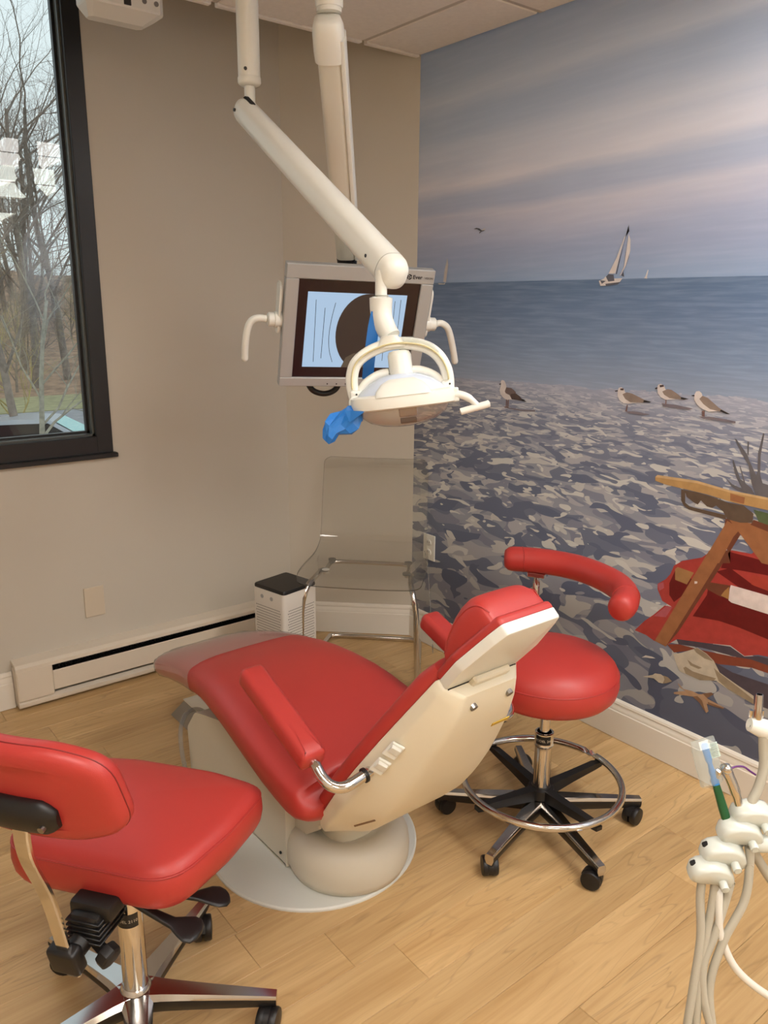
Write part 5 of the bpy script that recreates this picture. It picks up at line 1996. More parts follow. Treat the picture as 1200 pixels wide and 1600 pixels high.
def mp_(x_, y_, d_=0.0):
    """x right, y down from the monitor centre, d towards the back"""
    return MC + MX * x_ + MD * y_ + MN * d_


MR = Matrix((MX, MD, MN)).transposed()
mb = MB()
bw, bt, bb_ = 0.040, 0.044, 0.030
for cx, cy, sx_, sy_ in ((0, -MH / 2 + bt / 2, MW, bt), (0, MH / 2 - bb_ / 2, MW, bb_), (-MW / 2 + bw / 2, 0.007, bw, MH - bt - bb_ + 0.0005), (MW / 2 - bw / 2, 0.007, bw, MH - bt - bb_ + 0.0005)):
    mb.box(mp_(cx, cy, 0.012), (sx_, sy_, 0.030), MR, 0.0025, 1)
bez = obj('bezel', mb, m_bezel, mo, smooth=0)
mb = MB()
mb.cushion(resample(rpoly([(-0.22, -0.18, 0.02), (0.22, -0.18, 0.02), (0.22, 0.18, 0.02), (-0.22, 0.18, 0.02)], 4), 0.05), FM(mp_(0, 0, 0.026), MX, MD, MN), [(0, 0), (0, 0.02), (0.02, 0.035), (0.06, 0.042)])
obj('back_cover', mb, m_bezel, mo, smooth=40)
mb = MB()
sw_, sh_ = MW - 2 * bw, MH - bt - bb_
sy0 = (bt - bb_) / 2
mb.box(mp_(0, sy0, 0.006), (sw_, sh_, 0.004), MR)
scr = obj('screen', mb, m_border, mo, smooth=0)
# picture on the screen: pale blue curtains parted on a dark opening (plain, no figures)
px0, px1, py0, py1 = -0.160, 0.152, -0.110, 0.128
m_lit = mat('screen_pale_blue', (20, 22, 26), 0.3, emit=(176, 204, 232), estr=0.9)
m_scr2 = mat('screen_dark_brown', (20, 16, 14), 0.3, emit=(54, 42, 38), estr=0.8)
m_scr3 = mat('screen_line', (8, 8, 10), 0.3)
m_scr4 = mat('screen_brown_mid', (30, 24, 20), 0.3, emit=(92, 80, 66), estr=0.8)
E_ = 0.0035
mb = MB()
mb.poly([mp_(px0, py0, E_), mp_(px1, py0, E_), mp_(px1, py1, E_), mp_(px0, py1, E_)])
pic = obj('picture', mb, [m_lit], scr, smooth=0)


def spoly(name, m, pts, dz):
    mb = MB()
    mb.poly([mp_(px0 + (px1 - px0) * a, py0 + (py1 - py0) * b, E_ - dz) for a, b in pts])
    bmesh.ops.triangulate(mb.bm, faces=mb.bm.faces[:], ngon_method='EAR_CLIP')
    return obj(name, mb, m, scr, smooth=0)


op = []
for k in range(25):
    a = -pi / 2 + pi * k / 24
    op.append((0.62 + 0.34 * 0.0 - 0.31 * cos(a), 0.52 + 0.52 * sin(a)))
for k in range(25):
    a = pi / 2 - pi * k / 24
    op.append((0.62 + 0.06 * cos(a) + 0.05, 0.52 + 0.52 * sin(a)))
op = [(min(max(x_, 0), 1), min(max(y_, 0), 1)) for x_, y_ in op]
spoly('picture_opening', m_scr2, op, 0.0004)
spoly('picture_floor', m_scr4, [(0.40, 1.0), (0.44, 0.86), (0.52, 0.80), (0.62, 0.80), (0.70, 0.88), (0.70, 1.0)], 0.0007)
for pts in ([(0.085, 0.10), (0.11, 0.93)], [(0.18, 0.20), (0.185, 0.88)], [(0.28, 0.13), (0.255, 0.34), (0.245, 0.56), (0.262, 0.76), (0.305, 0.93)], [(0.80, 0.10), (0.83, 0.90)], [(0.88, 0.08), (0.90, 0.72)], [(0.94, 0.06), (0.955, 0.7)]):
    mb = MB()
    P2 = smooth_pts([mp_(px0 + (px1 - px0) * a, py0 + (py1 - py0) * b, E_ - 0.0004) for a, b in pts], 5)
    for p, q in zip(P2, P2[1:]):
        mb.poly([p - MX * 0.0008, p + MX * 0.0008, q + MX * 0.0008, q - MX * 0.0008])
    obj('curtain_line', mb, m_scr3, scr, smooth=0)
# brand print: round mark and words
MT = FM(mp_(0.158, -MH / 2 + 0.028, -0.0036), MX, -MD, -MN)
text_mesh('logo_text', 'Ever', 0.017, MT, m_txt, bez, True)
MT = FM(mp_(0.196, -MH / 2 + 0.0275, -0.0036), MX, -MD, -MN)
text_mesh('logo_text', 'VISION', 0.0088, MT, m_txt, bez)
mb = MB()
c = mp_(0.147, -MH / 2 + 0.0225, -0.0036)
for k in range(3):
    a0 = 2 * pi * k / 3
    ro = [c + MX * (cos(a0 + t) * 0.0085) + MD * (sin(a0 + t) * 0.0085) for t in [1.75 * j / 6 for j in range(7)]]
    ri = [c + MX * (cos(a0 + t + 0.5) * 0.0042) + MD * (sin(a0 + t + 0.5) * 0.0042) for t in [1.75 * j / 6 for j in range(7)]]
    for j in range(6):
        mb.poly([ro[j], ro[j + 1], ri[j + 1], ri[j]])
mb.poly([c + MX * (cos(t) * 0.0026) + MD * (sin(t) * 0.0026) for t in [2 * pi * j / 10 for j in range(10)]])
obj('logo_mark', mb, m_txt, bez, smooth=0)
for x_ in (-0.06, -0.03, 0.0, 0.03):
    mb = MB()
    mb.cyl(mp_(x_ - 0.015, MH / 2 - 0.010, -0.002), mp_(x_ - 0.015, MH / 2 - 0.010, -0.0045), 0.0022, n=8)
    obj('button', mb, m_screw, bez)
# side plates with curved grab handles
for s in (-1, 1):
    mb = MB()
    x_ = s * (MW / 2 + 0.006)
    mb.prism([(p[0], p[1]) for p in rpoly([(-0.125, 0.0, 0.02), (0.03, 0.0, 0.02), (0.03, 0.045, 0.02), (-0.125, 0.055, 0.02)], 4)], FM(mp_(x_, 0, 0.012), MD, MN, MX * s), 0.006, 0.001, 1)
    sp = obj('side_plate', mb, m_white, mo, smooth=0)
    mb = MB()
    c = mp_(s * (MW / 2 + 0.008), -0.012, 0.030)
    mb.lathe([(0.022, -0.02), (0.024, 0.0), (0.024, 0.012), (0.021, 0.014), (0.021, 0.030), (0.016, 0.034)], c, MX * s, 20)
    obj('handle_hub', mb, m_white, sp, smooth=40)
    mb = MB()
    h0 = c + MX * s * 0.03
    if s < 0:
        pts = [h0, h0 + MX * s * 0.03 - MD * 0.003, h0 + MX * s * 0.052 + MD * 0.008, h0 + MX * s * 0.062 + MD * 0.036, h0 + MX * s * 0.066 + MD * 0.08, h0 + MX * s * 0.066 + MD * 0.125]
    else:
        pts = [h0, h0 + MX * s * 0.022 - MD * 0.004, h0 + MX * s * 0.045 + MD * 0.008, h0 + MX * s * 0.062 + MD * 0.036, h0 + MX * s * 0.080 + MD * 0.08, h0 + MX * s * 0.096 + MD * 0.125]
    mb.tube(smooth_pts(pts, 5), 0.0108, 14)
    e_ = V(pts[-1])
    mb.sphere(e_, 0.0108, 12, 8)
    obj('grab_handle', mb, m_white, sp, smooth=60)
# arm: short ceiling drop, elbow, long spring arm with a white cable cover, black tilt joint, cable loop
E0 = V((-1.020, -0.827, 2.149))
mb = MB()
mb.lathe([(0.0305, E0.z + 0.03), (0.0305, ZC)], (E0.x - 0.006, E0.y - 0.01, 0), n=24)
mp0 = obj('ceiling_post', mb, m_white, mo)
mb = MB()
mb.lathe([(0.032, E0.z + 0.040), (0.034, E0.z + 0.046), (0.034, E0.z + 0.058), (0.032, E0.z + 0.062)], (E0.x - 0.006, E0.y - 0.01, 0), n=24)
obj('post_collar', mb, m_white, mp0)
J0, J1 = V((-1.018, -0.822, 2.135)), V((-0.722, -0.482, 1.650))
jd = (J1 - J0).normalized()
js = jd.cross(V((0, 0, 1))).normalized()
ju = js.cross(jd).normalized()
mb = MB()
L = (J1 - J0).length
mb.loft([sup(J0 + jd * (L * f), js, ju, r, r * 0.95, 4, 24) for f, r in ((0.0, 0.031), (0.3, 0.0315), (0.7, 0.0315), (1.0, 0.031))])
obj('spring_arm', mb, m_armgrey, mo, smooth=40)
mb = MB()
mb.loft([sup(J0 + jd * (L * f) + js * 0.0345, js, ju, 0.008, 0.030, 4, 16) for f in (0.0, 0.35, 0.7, 1.0)])
obj('cable_cover', mb, m_white, mo, smooth=40)
mb = MB()
cc = J0 + V((0, 0, 0.01)) - jd * 0.005
cax = (V((-2.2635, -2.6286, 1.5)) - J0).normalized()
cf = V((-0.60, -0.757, -0.25)).normalized()
mb.loft([sup(J0 + jd * -0.045 + ju * 0.0, js, ju, 0.020, 0.018, 2.6, 24), sup(J0 + jd * -0.040, js, ju, 0.032, 0.030, 2.8, 24), sup(J0 + jd * -0.02, js, ju, 0.0385, 0.036, 3, 24),
         sup(J0 + jd * 0.03, js, ju, 0.0395, 0.036, 3.2, 24), sup(J0 + jd * 0.055, js, ju, 0.038, 0.034, 3.2, 24)])
obj('elbow_cap', mb, m_white, mo, smooth=60)
mb = MB()
mb.loft([sup(J1 + jd * t, js, ju, a, b, 3, 20) for t, a, b in ((-0.012, 0.026, 0.022), (0.01, 0.032, 0.026), (0.045, 0.030, 0.024))])
mb.cyl(J1 + jd * 0.02, mp_(0.02, -0.10, 0.06), 0.016, n=14)
mb.cyl(mp_(0.02, -0.10, 0.058), mp_(0.0, 0.0, 0.07), 0.02, n=14)
mb.box(mp_(0.0, 0.0, 0.072), (0.11, 0.11, 0.012), MR, 0.003, 1)
obj('tilt_joint', mb, m_black, mo, smooth=40)
mb = MB()
mb.tube(smooth_pts([mp_(-0.120, 0.15, 0.075), mp_(-0.122, 0.20, 0.07), mp_(-0.105, 0.232, 0.06), mp_(-0.068, 0.243, 0.055), mp_(-0.034, 0.232, 0.055), mp_(-0.018, 0.205, 0.06), mp_(-0.012, 0.15, 0.075)], 6), 0.0095, 12)
obj('cable_loop', mb, m_black, mo, smooth=60, label='black cable loop under the monitor')

# ------------------------------------------------------------------ delivery arm with instrument holders (right front)
da = thing('instrument_arm', 'pale instrument holder arm with grey hoses at the lower right edge', 'dental instrument arm', (-0.97, -2.24, 0))
bar_a, bar_b = V((-1.192, -2.122, 0.632)), V((-1.070, -2.105, 0.690))
bd = (bar_b - bar_a).normalized()
wdir = V((0.785, -0.619, 0.0))                   # roughly photo right
m_p = V((-1.135, -2.140, 0.684))
mb = MB()
mb.tube([m_p, m_p + V((0.002, -0.001, 0)), V((-1.09, -2.178, 0.686)), V((-0.98, -2.262, 0.688)), V((-0.93, -2.30, 0.688))], [0.009, 0.0135, 0.0145, 0.0155, 0.0155], 16)
obj('support_arm', mb, m_hold, da, smooth=60)
mb = MB()
mb.lathe([(0.15, 0.0), (0.16, 0.01), (0.15, 0.03), (0.035, 0.045), (0.025, 0.06), (0.022, 0.72), (0.02, 0.73)], (-0.93, -2.30, 0), n=28)
obj('stand_post', mb, m_hold, da, smooth=40)
holders = [(V((-1.193, -2.113, 0.645)), True), (V((-1.172, -2.118, 0.672)), True), (V((-1.146, -2.128, 0.704)), False), (V((-1.124, -2.134, 0.728)), False)]
hfd = V((-0.80, 0.60, 0.10)).normalized()        # holder mouth (photo left)
hsd = V((0.60, 0.78, 0.30)).normalized()
hsd = (hsd - hfd * hsd.dot(hfd)).normalized()
hup = hfd.cross(hsd).normalized()
if hup.z < 0:
    hup = -hup
HW = 0.0165
for c, empty in holders:
    mb = MB()
    # side profile (along hfd, up): blunt mouth, domed top, rounded heel
    prof = [(0.036, -0.010), (0.037, 0.006), (0.030, 0.015), (0.016, 0.021), (0.0, 0.0225), (-0.014, 0.019), (-0.026, 0.010), (-0.033, -0.003), (-0.035, -0.016), (-0.031, -0.021),
            (-0.020, -0.018), (-0.006, -0.013), (0.012, -0.013), (0.026, -0.013)]
    rings = []
    for s_, k in ((-1.0, 0.80), (-0.88, 0.93), (-0.6, 1.0), (0.0, 1.03), (0.6, 1.0), (0.88, 0.93), (1.0, 0.80)):
        rings.append([c + hfd * (p[0] * k) + hup * (p[1] * k) + hsd * (s_ * HW) for p in prof])
    mb.loft(rings)
    h = obj('instrument_holder', mb, m_hold, da, smooth=60)
    if empty:
        mb = MB()
        q = c + hfd * 0.0335 + hup * 0.0125 + hsd * 0.004
        mb.box(q - hup * 0.0015, (0.010, 0.009, 0.005), Matrix((hfd, hsd, hup)).transposed() @ Matrix.Rotation(0.7, 3, 'Y'), 0.002, 1)
        obj('holder_notch', mb, m_dark, h, smooth=0)
    mb = MB()
    q = c - hfd * 0.0115 - hup * 0.004
    mb.tube([q - hsd * (HW + 0.014), q - hsd * (HW + 0.013), q - hsd * (HW - 0.004)], [0.005, 0.0066, 0.0066], 12)
    obj('holder_pin', mb, m_hold, h, smooth=60)
mb = MB()
mb.tube([holders[0][0] - hfd * 0.0115 - hup * 0.004, holders[-1][0] - hfd * 0.0115 - hup * 0.004], 0.006, 12)
obj('holder_rod', mb, m_hold, da, smooth=60)
hose_paths = [
    [(-1.207, -2.105, 0.634), (-1.211, -2.108, 0.60), (-1.222, -2.122, 0.54), (-1.246, -2.132, 0.46), (-1.262, -2.139, 0.39), (-1.262, -2.15, 0.30), (-1.22, -2.18, 0.17), (-1.10, -2.25, 0.10), (-0.98, -2.30, 0.10)],
    [(-1.190, -2.118, 0.634), (-1.199, -2.122, 0.59), (-1.222, -2.129, 0.52), (-1.242, -2.14, 0.44), (-1.248, -2.150, 0.37), (-1.24, -2.165, 0.28), (-1.20, -2.19, 0.18), (-1.10, -2.24, 0.13), (-0.98, -2.29, 0.13)],
    [(-1.170, -2.133, 0.628), (-1.181, -2.134, 0.60), (-1.204, -2.135, 0.55), (-1.226, -2.134, 0.505), (-1.234, -2.143, 0.46), (-1.232, -2.160, 0.41), (-1.215, -2.185, 0.32), (-1.17, -2.22, 0.20), (-1.06, -2.27, 0.15), (-0.97, -2.30, 0.15)],
    [(-1.146, -2.142, 0.690), (-1.146, -2.147, 0.655), (-1.160, -2.153, 0.60), (-1.196, -2.146, 0.54), (-1.222, -2.146, 0.475), (-1.229, -2.160, 0.415), (-1.22, -2.18, 0.33), (-1.16, -2.22, 0.22), (-1.05, -2.27, 0.18), (-0.96, -2.30, 0.18)],
]
for hp_ in hose_paths:
    mb = MB()
    mb.tube(smooth_pts(hp_, 6), 0.0066, 12)
    obj('hose', mb, m_hose, da, smooth=60)
mb = MB()
mb.tube(smooth_pts([(-1.188, -2.124, 0.622), (-1.197, -2.134, 0.58), (-1.197, -2.142, 0.545), (-1.187, -2.167, 0.497), (-1.155, -2.206, 0.458), (-1.11, -2.24, 0.43), (-1.05, -2.28, 0.43), (-0.95, -2.30, 0.45)], 6), 0.0058, 12)
obj('hose', mb, mat('white_rubber_hose', (216, 212, 202), 0.45), da, smooth=60, label='white hose sweeping to the right')
mb = MB()
mb.tube(smooth_pts([(-1.110, -2.135, 0.700), (-1.120, -2.128, 0.672), (-1.135, -2.140, 0.660), (-1.150, -2.150, 0.655)], 5), 0.005, 10)
obj('hose', mb, m_hose, da, smooth=60)
# suction handpiece at the right edge
hv = thing('suction_handpiece', 'white suction handpiece with a chrome tube at the right edge', 'suction tip', (-1.10, -2.12, 0.84))
mb = MB()
mb.lathe([(0.0062, -0.012), (0.0066, 0.0), (0.0056, 0.045), (0.0052, 0.048), (0.0042, 0.048), (0.0042, 0.03)], (-1.100, -2.108, 0.868), (0.02 + 0.0, 0.06, 1.0), 18, caps=False)
obj('suction_tube', mb, m_chrome, hv, smooth=50)
mb = MB()
hdv = V((0.785, -0.619, -0.18)).normalized()
mb.tube([V((-1.113, -2.100, 0.8665)), V((-1.111, -2.101, 0.866)), V((-1.100, -2.111, 0.862)), V((-1.085, -2.123, 0.856)), V((-1.055, -2.148, 0.846)), V((-1.03, -2.168, 0.838))], [0.005, 0.0105, 0.0145, 0.0158, 0.0155, 0.015], 16)
obj('handle', mb, m_white, hv, smooth=60)
mb = MB()
for s in (-1, 1):
    q = V((-1.0985, -2.104, 0.882)) + V((0.785, -0.619, 0)) * (0.0085 * s)
    mb.lathe([(0.003, -0.006), (0.003, 0.006)], q, (0, 0, 1), 8)
obj('side_lug', mb, m_chrome, hv)
mb = MB()
mb.tube(smooth_pts([(-1.098, -2.118, 0.855), (-1.098, -2.122, 0.83), (-1.102, -2.128, 0.80), (-1.115, -2.130, 0.77), (-1.130, -2.128, 0.745), (-1.135, -2.128, 0.715), (-1.12, -2.14, 0.66), (-1.06, -2.20, 0.55), (-0.99, -2.27, 0.50)], 6), 0.0075, 12)
obj('suction_hose', mb, m_hose, hv, smooth=60)
# air syringe and toothbrush in the holders
ay = thing('air_syringe', 'steel air and water syringe with a purple tip standing in the third holder', 'dental syringe', (-1.145, -2.119, 0.74))
mb = MB()
mb.tube(smooth_pts([(-1.141, -2.122, 0.730), (-1.145, -2.115, 0.752), (-1.150, -2.106, 0.778), (-1.1535, -2.096, 0.797), (-1.155, -2.092, 0.806)], 4), [0.0068] * 6 + [0.0078] * 5 + [0.0085] * 4 + [0.008] * 2, 14)
obj('body', mb, m_chrome, ay, smooth=60)
mb = MB()
hc = V((-1.1545, -2.0935, 0.803))
hx = V((-0.60, -0.76, 0.05)).normalized()
mb.lathe([(0.006, -0.004), (0.0078, -0.002), (0.0078, 0.006), (0.0055, 0.009), (0.0030, 0.0105)], hc + hx * 0.002, hx, 18)
obj('head', mb, m_chrome, ay, smooth=40)
mb = MB()
mb.box(hc + V((-0.010, 0.008, -0.016)), (0.008, 0.010, 0.030), Matrix.Rotation(0.3, 3, 'X'), 0.002, 1)
obj('trigger', mb, m_chrome, ay, smooth=0)
mb = MB()
mb.tube(smooth_pts([hc + hx * 0.010, hc + V((0.008, -0.010, 0.003)), hc + V((0.018, -0.019, 0.004)), hc + V((0.026, -0.026, -0.003)), hc + V((0.034, -0.032, -0.010))], 3), 0.0016, 8)
obj('tip', mb, m_purple, ay, smooth=60)
tb = thing('toothbrush', 'green and blue toothbrush in a clear wrapper standing in the second holder', 'toothbrush', (-1.163, -2.110, 0.715))
T0, T1 = V((-1.160, -2.112, 0.712)), V((-1.1735, -2.064, 0.838))
td = (T1 - T0).normalized()
tl = (T1 - T0).length
cr = V((0.785, -0.619, 0.0))
cr = (cr - td * cr.dot(td)).normalized()
tn = td.cross(cr)
mb = MB()
mb.loft([sup(T0 + td * (tl * f), cr, tn, a, b, 2.6, 16) for f, a, b in ((-0.08, 0.0055, 0.004), (0.0, 0.0068, 0.005), (0.2, 0.0072, 0.0052), (0.40, 0.0062, 0.005), (0.52, 0.0055, 0.0045))])
hdl = obj('handle', mb, m_green, tb, smooth=60, label='dark green handle')
mb = MB()
mb.loft([sup(T0 + td * (tl * f), cr, tn, a, b, 2.4, 14) for f, a, b in ((0.50, 0.0060, 0.005), (0.56, 0.0064, 0.005), (0.60, 0.0048, 0.0042), (0.66, 0.0056, 0.0046), (0.70, 0.0042, 0.004), (0.76, 0.0036, 0.0035), (0.80, 0.0055, 0.003), (0.98, 0.0058, 0.003), (1.0, 0.004, 0.0025))])
obj('neck', mb, m_bblue, tb, smooth=60, label='blue neck and head')
mb = MB()
for i in range(9):
    for j in range(3):
        q = T0 + td * (tl * (0.815 + 0.02 * i)) + cr * (0.0035 * (j - 1) + 0.004) - tn * 0.001
        mb.box(q + cr * 0.007, (0.010, 0.0014, 0.0012), Matrix((cr, td, tn)).transposed())
obj('bristles', mb, m_brist, tb, smooth=0, kind='stuff')
random.seed(12)
mb = MB()
rings = []
for f, a, b, sx_ in ((0.50, 0.016, 0.004, -0.006), (0.53, 0.0185, 0.007, -0.006), (0.60, 0.019, 0.008, -0.005), (0.75, 0.0195, 0.009, -0.003), (0.95, 0.020, 0.007, -0.002), (1.04, 0.019, 0.003, -0.001), (1.06, 0.0185, 0.001, -0.001)):
    c = T0 + td * (tl * f) + cr * sx_
    r = []
    for k in range(14):
        t = 2 * pi * k / 14
        r.append(c + cr * (math.copysign(abs(cos(t)) ** 0.6, cos(t)) * a * random.uniform(0.94, 1.04)) + tn * (sin(t) * b * random.uniform(0.7, 1.2)))
    rings.append(r)
mb.loft(rings, False, True)
obj('wrapper', mb, m_wrap, tb, smooth=0, label='clear plastic wrapper')

# ------------------------------------------------------------------ outdoors beyond the window
GZ = -2.5
mb = MB()
mb.box((6, 15.5, GZ - 0.2), (120, 26.4, 0.4))
obj('ground_asphalt', mb, mat('asphalt', (150, 148, 150), 0.85, noise=0.12, nscale=3), kind='structure', smooth=0)
mb = MB()
mb.box((6, 31.2, GZ - 0.17), (120, 5.0, 0.4))
obj('ground_verge', mb, mat('winter_grass', (158, 152, 112), 0.9, noise=0.22, nscale=2.5), kind='structure', smooth=0)
mb = MB()
random.seed(21)
NX, NY = 48, 18
grid = [[mb.bm.verts.new((-54 + 120 * i / NX, 33.5 + 46 * j / NY, GZ - 0.02 + 6.5 * (j / NY) ** 1.15 + random.uniform(-0.2, 0.25) * (j > 0))) for i in range(NX + 1)] for j in range(NY + 1)]
for j in range(NY):
    for i in range(NX):
        mb.face((grid[j][i], grid[j][i + 1], grid[j + 1][i + 1], grid[j + 1][i]))
obj('ground_hillside', mb, mat('leaf_litter', (164, 132, 106), 0.95, noise=0.35, nscale=1.6), kind='structure', smooth=60)


def tree_data(seed, height, r0, spread=0.6, levels=5, lean=0.0, kids=(5, 5, 5, 4), first=0.28, droop=0.0):
    rnd = random.Random(seed)
    vs_, fs_ = [], []

    def branch(p, d, L, r, lev):
        n = 7 if lev == 0 else (5 if lev == 1 else 3)
        K = 7 if lev == 0 else (5 if lev < 3 else 3)
        pts = [V(p)]
        dd = V(d).normalized()
        for k in range(K):
            j = 0.10 if lev == 0 else 0.24
            dd = (dd + V((rnd.uniform(-j, j), rnd.uniform(-j, j), rnd.uniform(-j, j) * 0.6 + (0.04 if lev < 3 else -droop)))).normalized()
            pts.append(pts[-1] + dd * (L / K))
        base = len(vs_)
        for k, q in enumerate(pts):
            t = (pts[min(k + 1, K)] - pts[max(k - 1, 0)]).normalized()
            u, v, _ = frame(t)
            rr_ = r * (1 - 0.62 * k / K) if lev < levels - 1 else r * (1 - 0.85 * k / K)
            for i in range(n):
                a = 2 * pi * i / n
                vs_.append(q + u * (cos(a) * rr_) + v * (sin(a) * rr_))
        for k in range(K):
            for i in range(n):
                j = (i + 1) % n
                fs_.append((base + k * n + i, base + k * n + j, base + (k + 1) * n + j, base + (k + 1) * n + i))
        if lev + 1 >= levels:
            return
        nk = kids[min(lev, len(kids) - 1)]
        for c in range(nk):
            f = first + (1 - first) * (c + rnd.random()) / nk if lev == 0 else 0.22 + 0.78 * (c + rnd.random()) / nk
            f = min(f, 0.98)
            x_ = f * K
            i0 = min(int(x_), K - 1)
            q = pts[i0] + (pts[i0 + 1] - pts[i0]) * (x_ - i0)
            t = (pts[i0 + 1] - pts[i0]).normalized()
            u, v, _ = frame(t)
            a = rnd.uniform(0, 2 * pi)
            sp = spread * rnd.uniform(0.75, 1.35)
            nd = (t * cos(sp) + (u * cos(a) + v * sin(a)) * sin(sp)).normalized()
            branch(q, nd, L * rnd.uniform(0.42, 0.66) * (1.05 - 0.35 * f if lev == 0 else 1), r * (1 - 0.62 * f) * rnd.uniform(0.45, 0.62), lev + 1)

    branch((0, 0, 0), (lean, 0, 1), height * 0.72, r0, 0)
    me = bpy.data.meshes.new('tree_mesh')
    me.from_pydata(vs_, [], fs_)
    me.shade_smooth()
    return me


barkA = mat('grey_brown_bark', (134, 121, 110), 0.9, noise=0.25, nscale=6)
barkB = mat('pale_lichen_bark', (158, 150, 132), 0.9, noise=0.25, nscale=14)
barkC = mat('straw_twigs', (176, 158, 100), 0.9, noise=0.2, nscale=5)
tm = []
for sd, h_, r_, sp in ((1, 15, 0.17, 0.62), (5, 13, 0.14, 0.70), (8, 16, 0.19, 0.58)):
    me = tree_data(sd, h_, r_, sp, 5, 0, (8, 6, 5, 4))
    me.materials.append(barkA)
    tm.append(me)


def put_tree(name, me, x, y, z, rot, s, label, group=None, cat='tree'):
    o = bpy.data.objects.new(name, me)
    COL.objects.link(o)
    o.location = (x, y, z)
    o.rotation_euler = (0, 0, rot)
    o.scale = (s, s, s)
    return tag(o, label, cat, group)


LB = 'bare grey tree among the others on the brown hillside, seen through the window'
random.seed(5)
for k, (x, y) in enumerate([(6.2, 37), (8.6, 40), (4.6, 42), (10.4, 44), (7.4, 47), (11.8, 50), (9.4, 53), (13.8, 56), (5.6, 51), (2.4, 38), (0.6, 45), (12.6, 38),
                            (-3.5, 40), (-7, 46), (-12, 41), (17, 44), (22, 40), (8.0, 36.0), (9.9, 37.4)] + [(5.0 + 1.9 * q, 57 + (q * 5) % 9) for q in range(7)]):
    gz = GZ + 6.5 * (max(0, (y - 33.5)) / 46) ** 1.15
    put_tree('bare_tree', tm[k % 3], x, y, gz - 0.1, random.uniform(0, 6.28), random.uniform(0.8, 1.12), LB, 'bare trees on the hillside')
me = tree_data(33, 5.6, 0.062, 0.75, 5, 0.05, (7, 5, 4, 3), 0.42)
me.materials.append(barkB)
put_tree('young_tree', me, 1.12, 10.2, GZ, 0.6, 1.0, 'young pale-barked tree with forked branches just outside the window', cat='tree')
me = tree_data(41, 9.0, 0.11, 0.72, 5, 0.12, (8, 6, 4, 3), 0.30)
me.materials.append(barkA)
put_tree('spreading_tree', me, 2.5, 17.0, GZ, 2.2, 1.0, 'dark spreading bare tree in front of the road, its twigs against the sky', cat='tree')
me = tree_data(57, 5.2, 0.05, 0.60, 5, 0.0, (16, 7, 5, 3), 0.08, 0.02)
me.materials.append(barkC)
put_tree('straw_shrub', me, 3.3, 20.5, GZ, 1.0, 1.05, 'straw-coloured leafless shrub nearer the window, on this side of the road', cat='shrub')
put_tree('straw_shrub', me, 9.5, 32.5, GZ, 3.0, 1.2, 'straw-coloured leafless shrub farther along the verge, at the foot of the hillside', cat='shrub')


me = tree_data(63, 4.6, 0.045, 0.66, 5, 0.0, (15, 7, 5, 3), 0.06, 0.02)
me.materials.append(barkA)
random.seed(8)
for k, (x, y) in enumerate([(7.0, 35.2), (8.4, 38.5), (9.8, 41), (11.6, 43.5), (10.2, 47), (13.4, 47.5), (12.2, 52), (14.8, 55), (5.2, 37), (15.5, 58), (13.6, 56), (11.0, 54)]):
    gz = GZ + 6.5 * (max(0, (y - 33.5)) / 46) ** 1.15
    put_tree('bare_shrub', me, x, y, gz - 0.1, random.uniform(0, 6.28), random.uniform(0.9, 1.4),
             'leafless grey-brown shrub of the undergrowth on the hillside, seen through the window', 'undergrowth shrubs on the hillside', 'shrub')


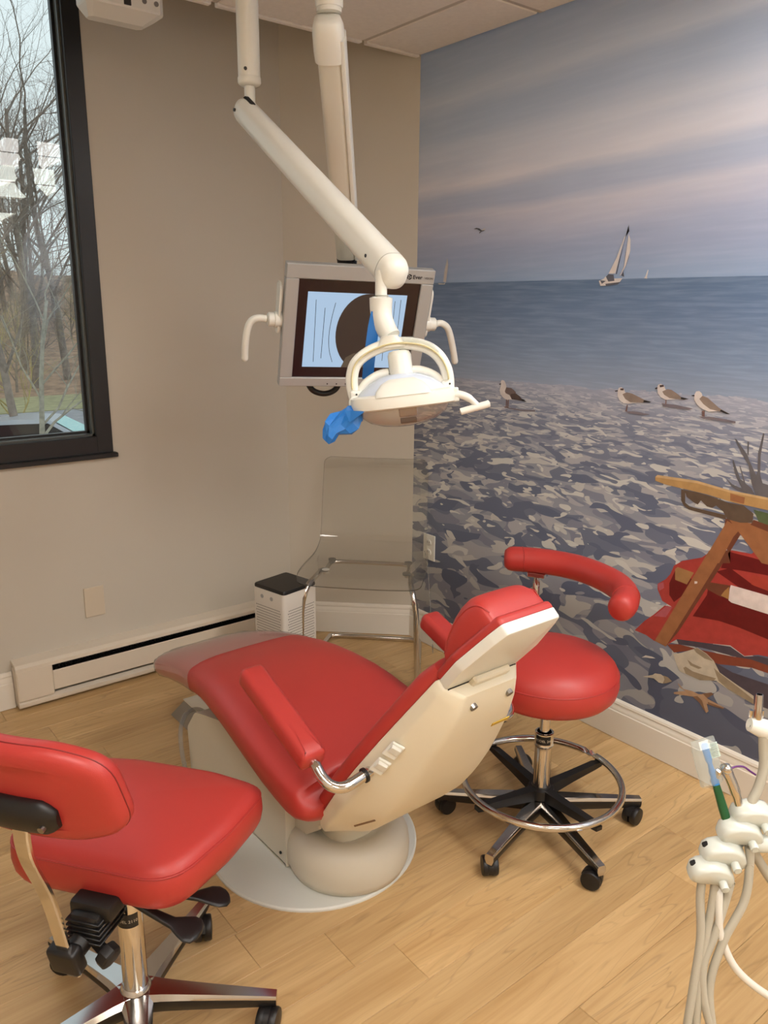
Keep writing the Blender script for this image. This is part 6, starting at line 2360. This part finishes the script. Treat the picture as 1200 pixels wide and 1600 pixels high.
def car(name, label, x, y, rot, paint, glassm):
    t = thing(name, label, 'car', (x, y, GZ))
    M = Matrix.Translation((x, y, GZ)) @ Matrix.Rotation(rot, 4, 'Z')

    def tr(p):
        return M @ V(p)
    secs = [(-2.15, 0.45, 0.78, 0.72), (-2.05, 0.30, 0.92, 0.82), (-1.2, 0.24, 0.97, 0.88), (0.0, 0.24, 0.93, 0.90), (0.95, 0.24, 0.92, 0.89), (1.8, 0.26, 0.80, 0.85), (2.12, 0.34, 0.66, 0.76), (2.2, 0.42, 0.58, 0.66)]
    mb = MB()
    mb.loft([[tr((s[0], a * s[3], s[1] + (s[2] - s[1]) * b)) for a, b in ((-.9, 0), (.9, 0), (1, .2), (1, .7), (.9, 1), (-.9, 1), (-1, .7), (-1, .2))] for s in secs])
    obj('body', mb, paint, t, smooth=40)
    mb = MB()
    cab = [(-1.75, 0.93, 0.95, 0.74), (-1.15, 0.95, 1.36, 0.62), (-0.6, 0.95, 1.44, 0.60), (0.15, 0.95, 1.41, 0.60), (0.95, 0.93, 0.95, 0.74)]
    mb.loft([[tr((s[0], -s[3] * 1.1, s[1])), tr((s[0], s[3] * 1.1, s[1])), tr((s[0], s[3], s[2])), tr((s[0], -s[3], s[2]))] for s in cab])
    obj('roof', mb, paint, t, smooth=40)
    mb = MB()
    mb.poly([tr(p) for p in ((0.24, -0.56, 1.385), (0.24, 0.56, 1.385), (0.92, 0.70, 0.985), (0.92, -0.70, 0.985))])
    obj('windscreen', mb, glassm, t, smooth=0)
    for s in (-1, 1):
        mb = MB()
        mb.poly([tr(p) for p in ((-1.35, 0.745 * s, 0.99), (0.72, 0.765 * s, 0.99), (0.10, 0.640 * s, 1.35), (-1.05, 0.645 * s, 1.33))])
        obj('side_window', mb, m_dark, t, smooth=0)
        for wx in (-1.35, 1.35):
            mb = MB()
            mb.cyl(tr((wx, 0.72 * s, 0.31)), tr((wx, 0.90 * s, 0.31)), 0.31, n=18)
            obj('wheel', mb, m_black, t)
        mb = MB()
        mb.box(tr((2.12, 0.55 * s, 0.60)), (0.10, 0.30, 0.12), Matrix.Rotation(rot, 3, 'Z'), 0.02, 1)
        obj('headlight', mb, m_white, t, smooth=0)
    return t


tealg = mat('teal_tinted_glass', (120, 190, 186), 0.08)
car('parked_car', 'silver parked car with a teal windscreen beyond the window', 3.05, 16.6, -0.45, mat('silver_paint', (182, 184, 190), 0.3, metal=0.3), tealg)
car('parked_car', 'dark maroon parked car partly hidden at the left edge of the window', 0.75, 15.2, -0.3, mat('maroon_paint', (92, 52, 62), 0.3), tealg)
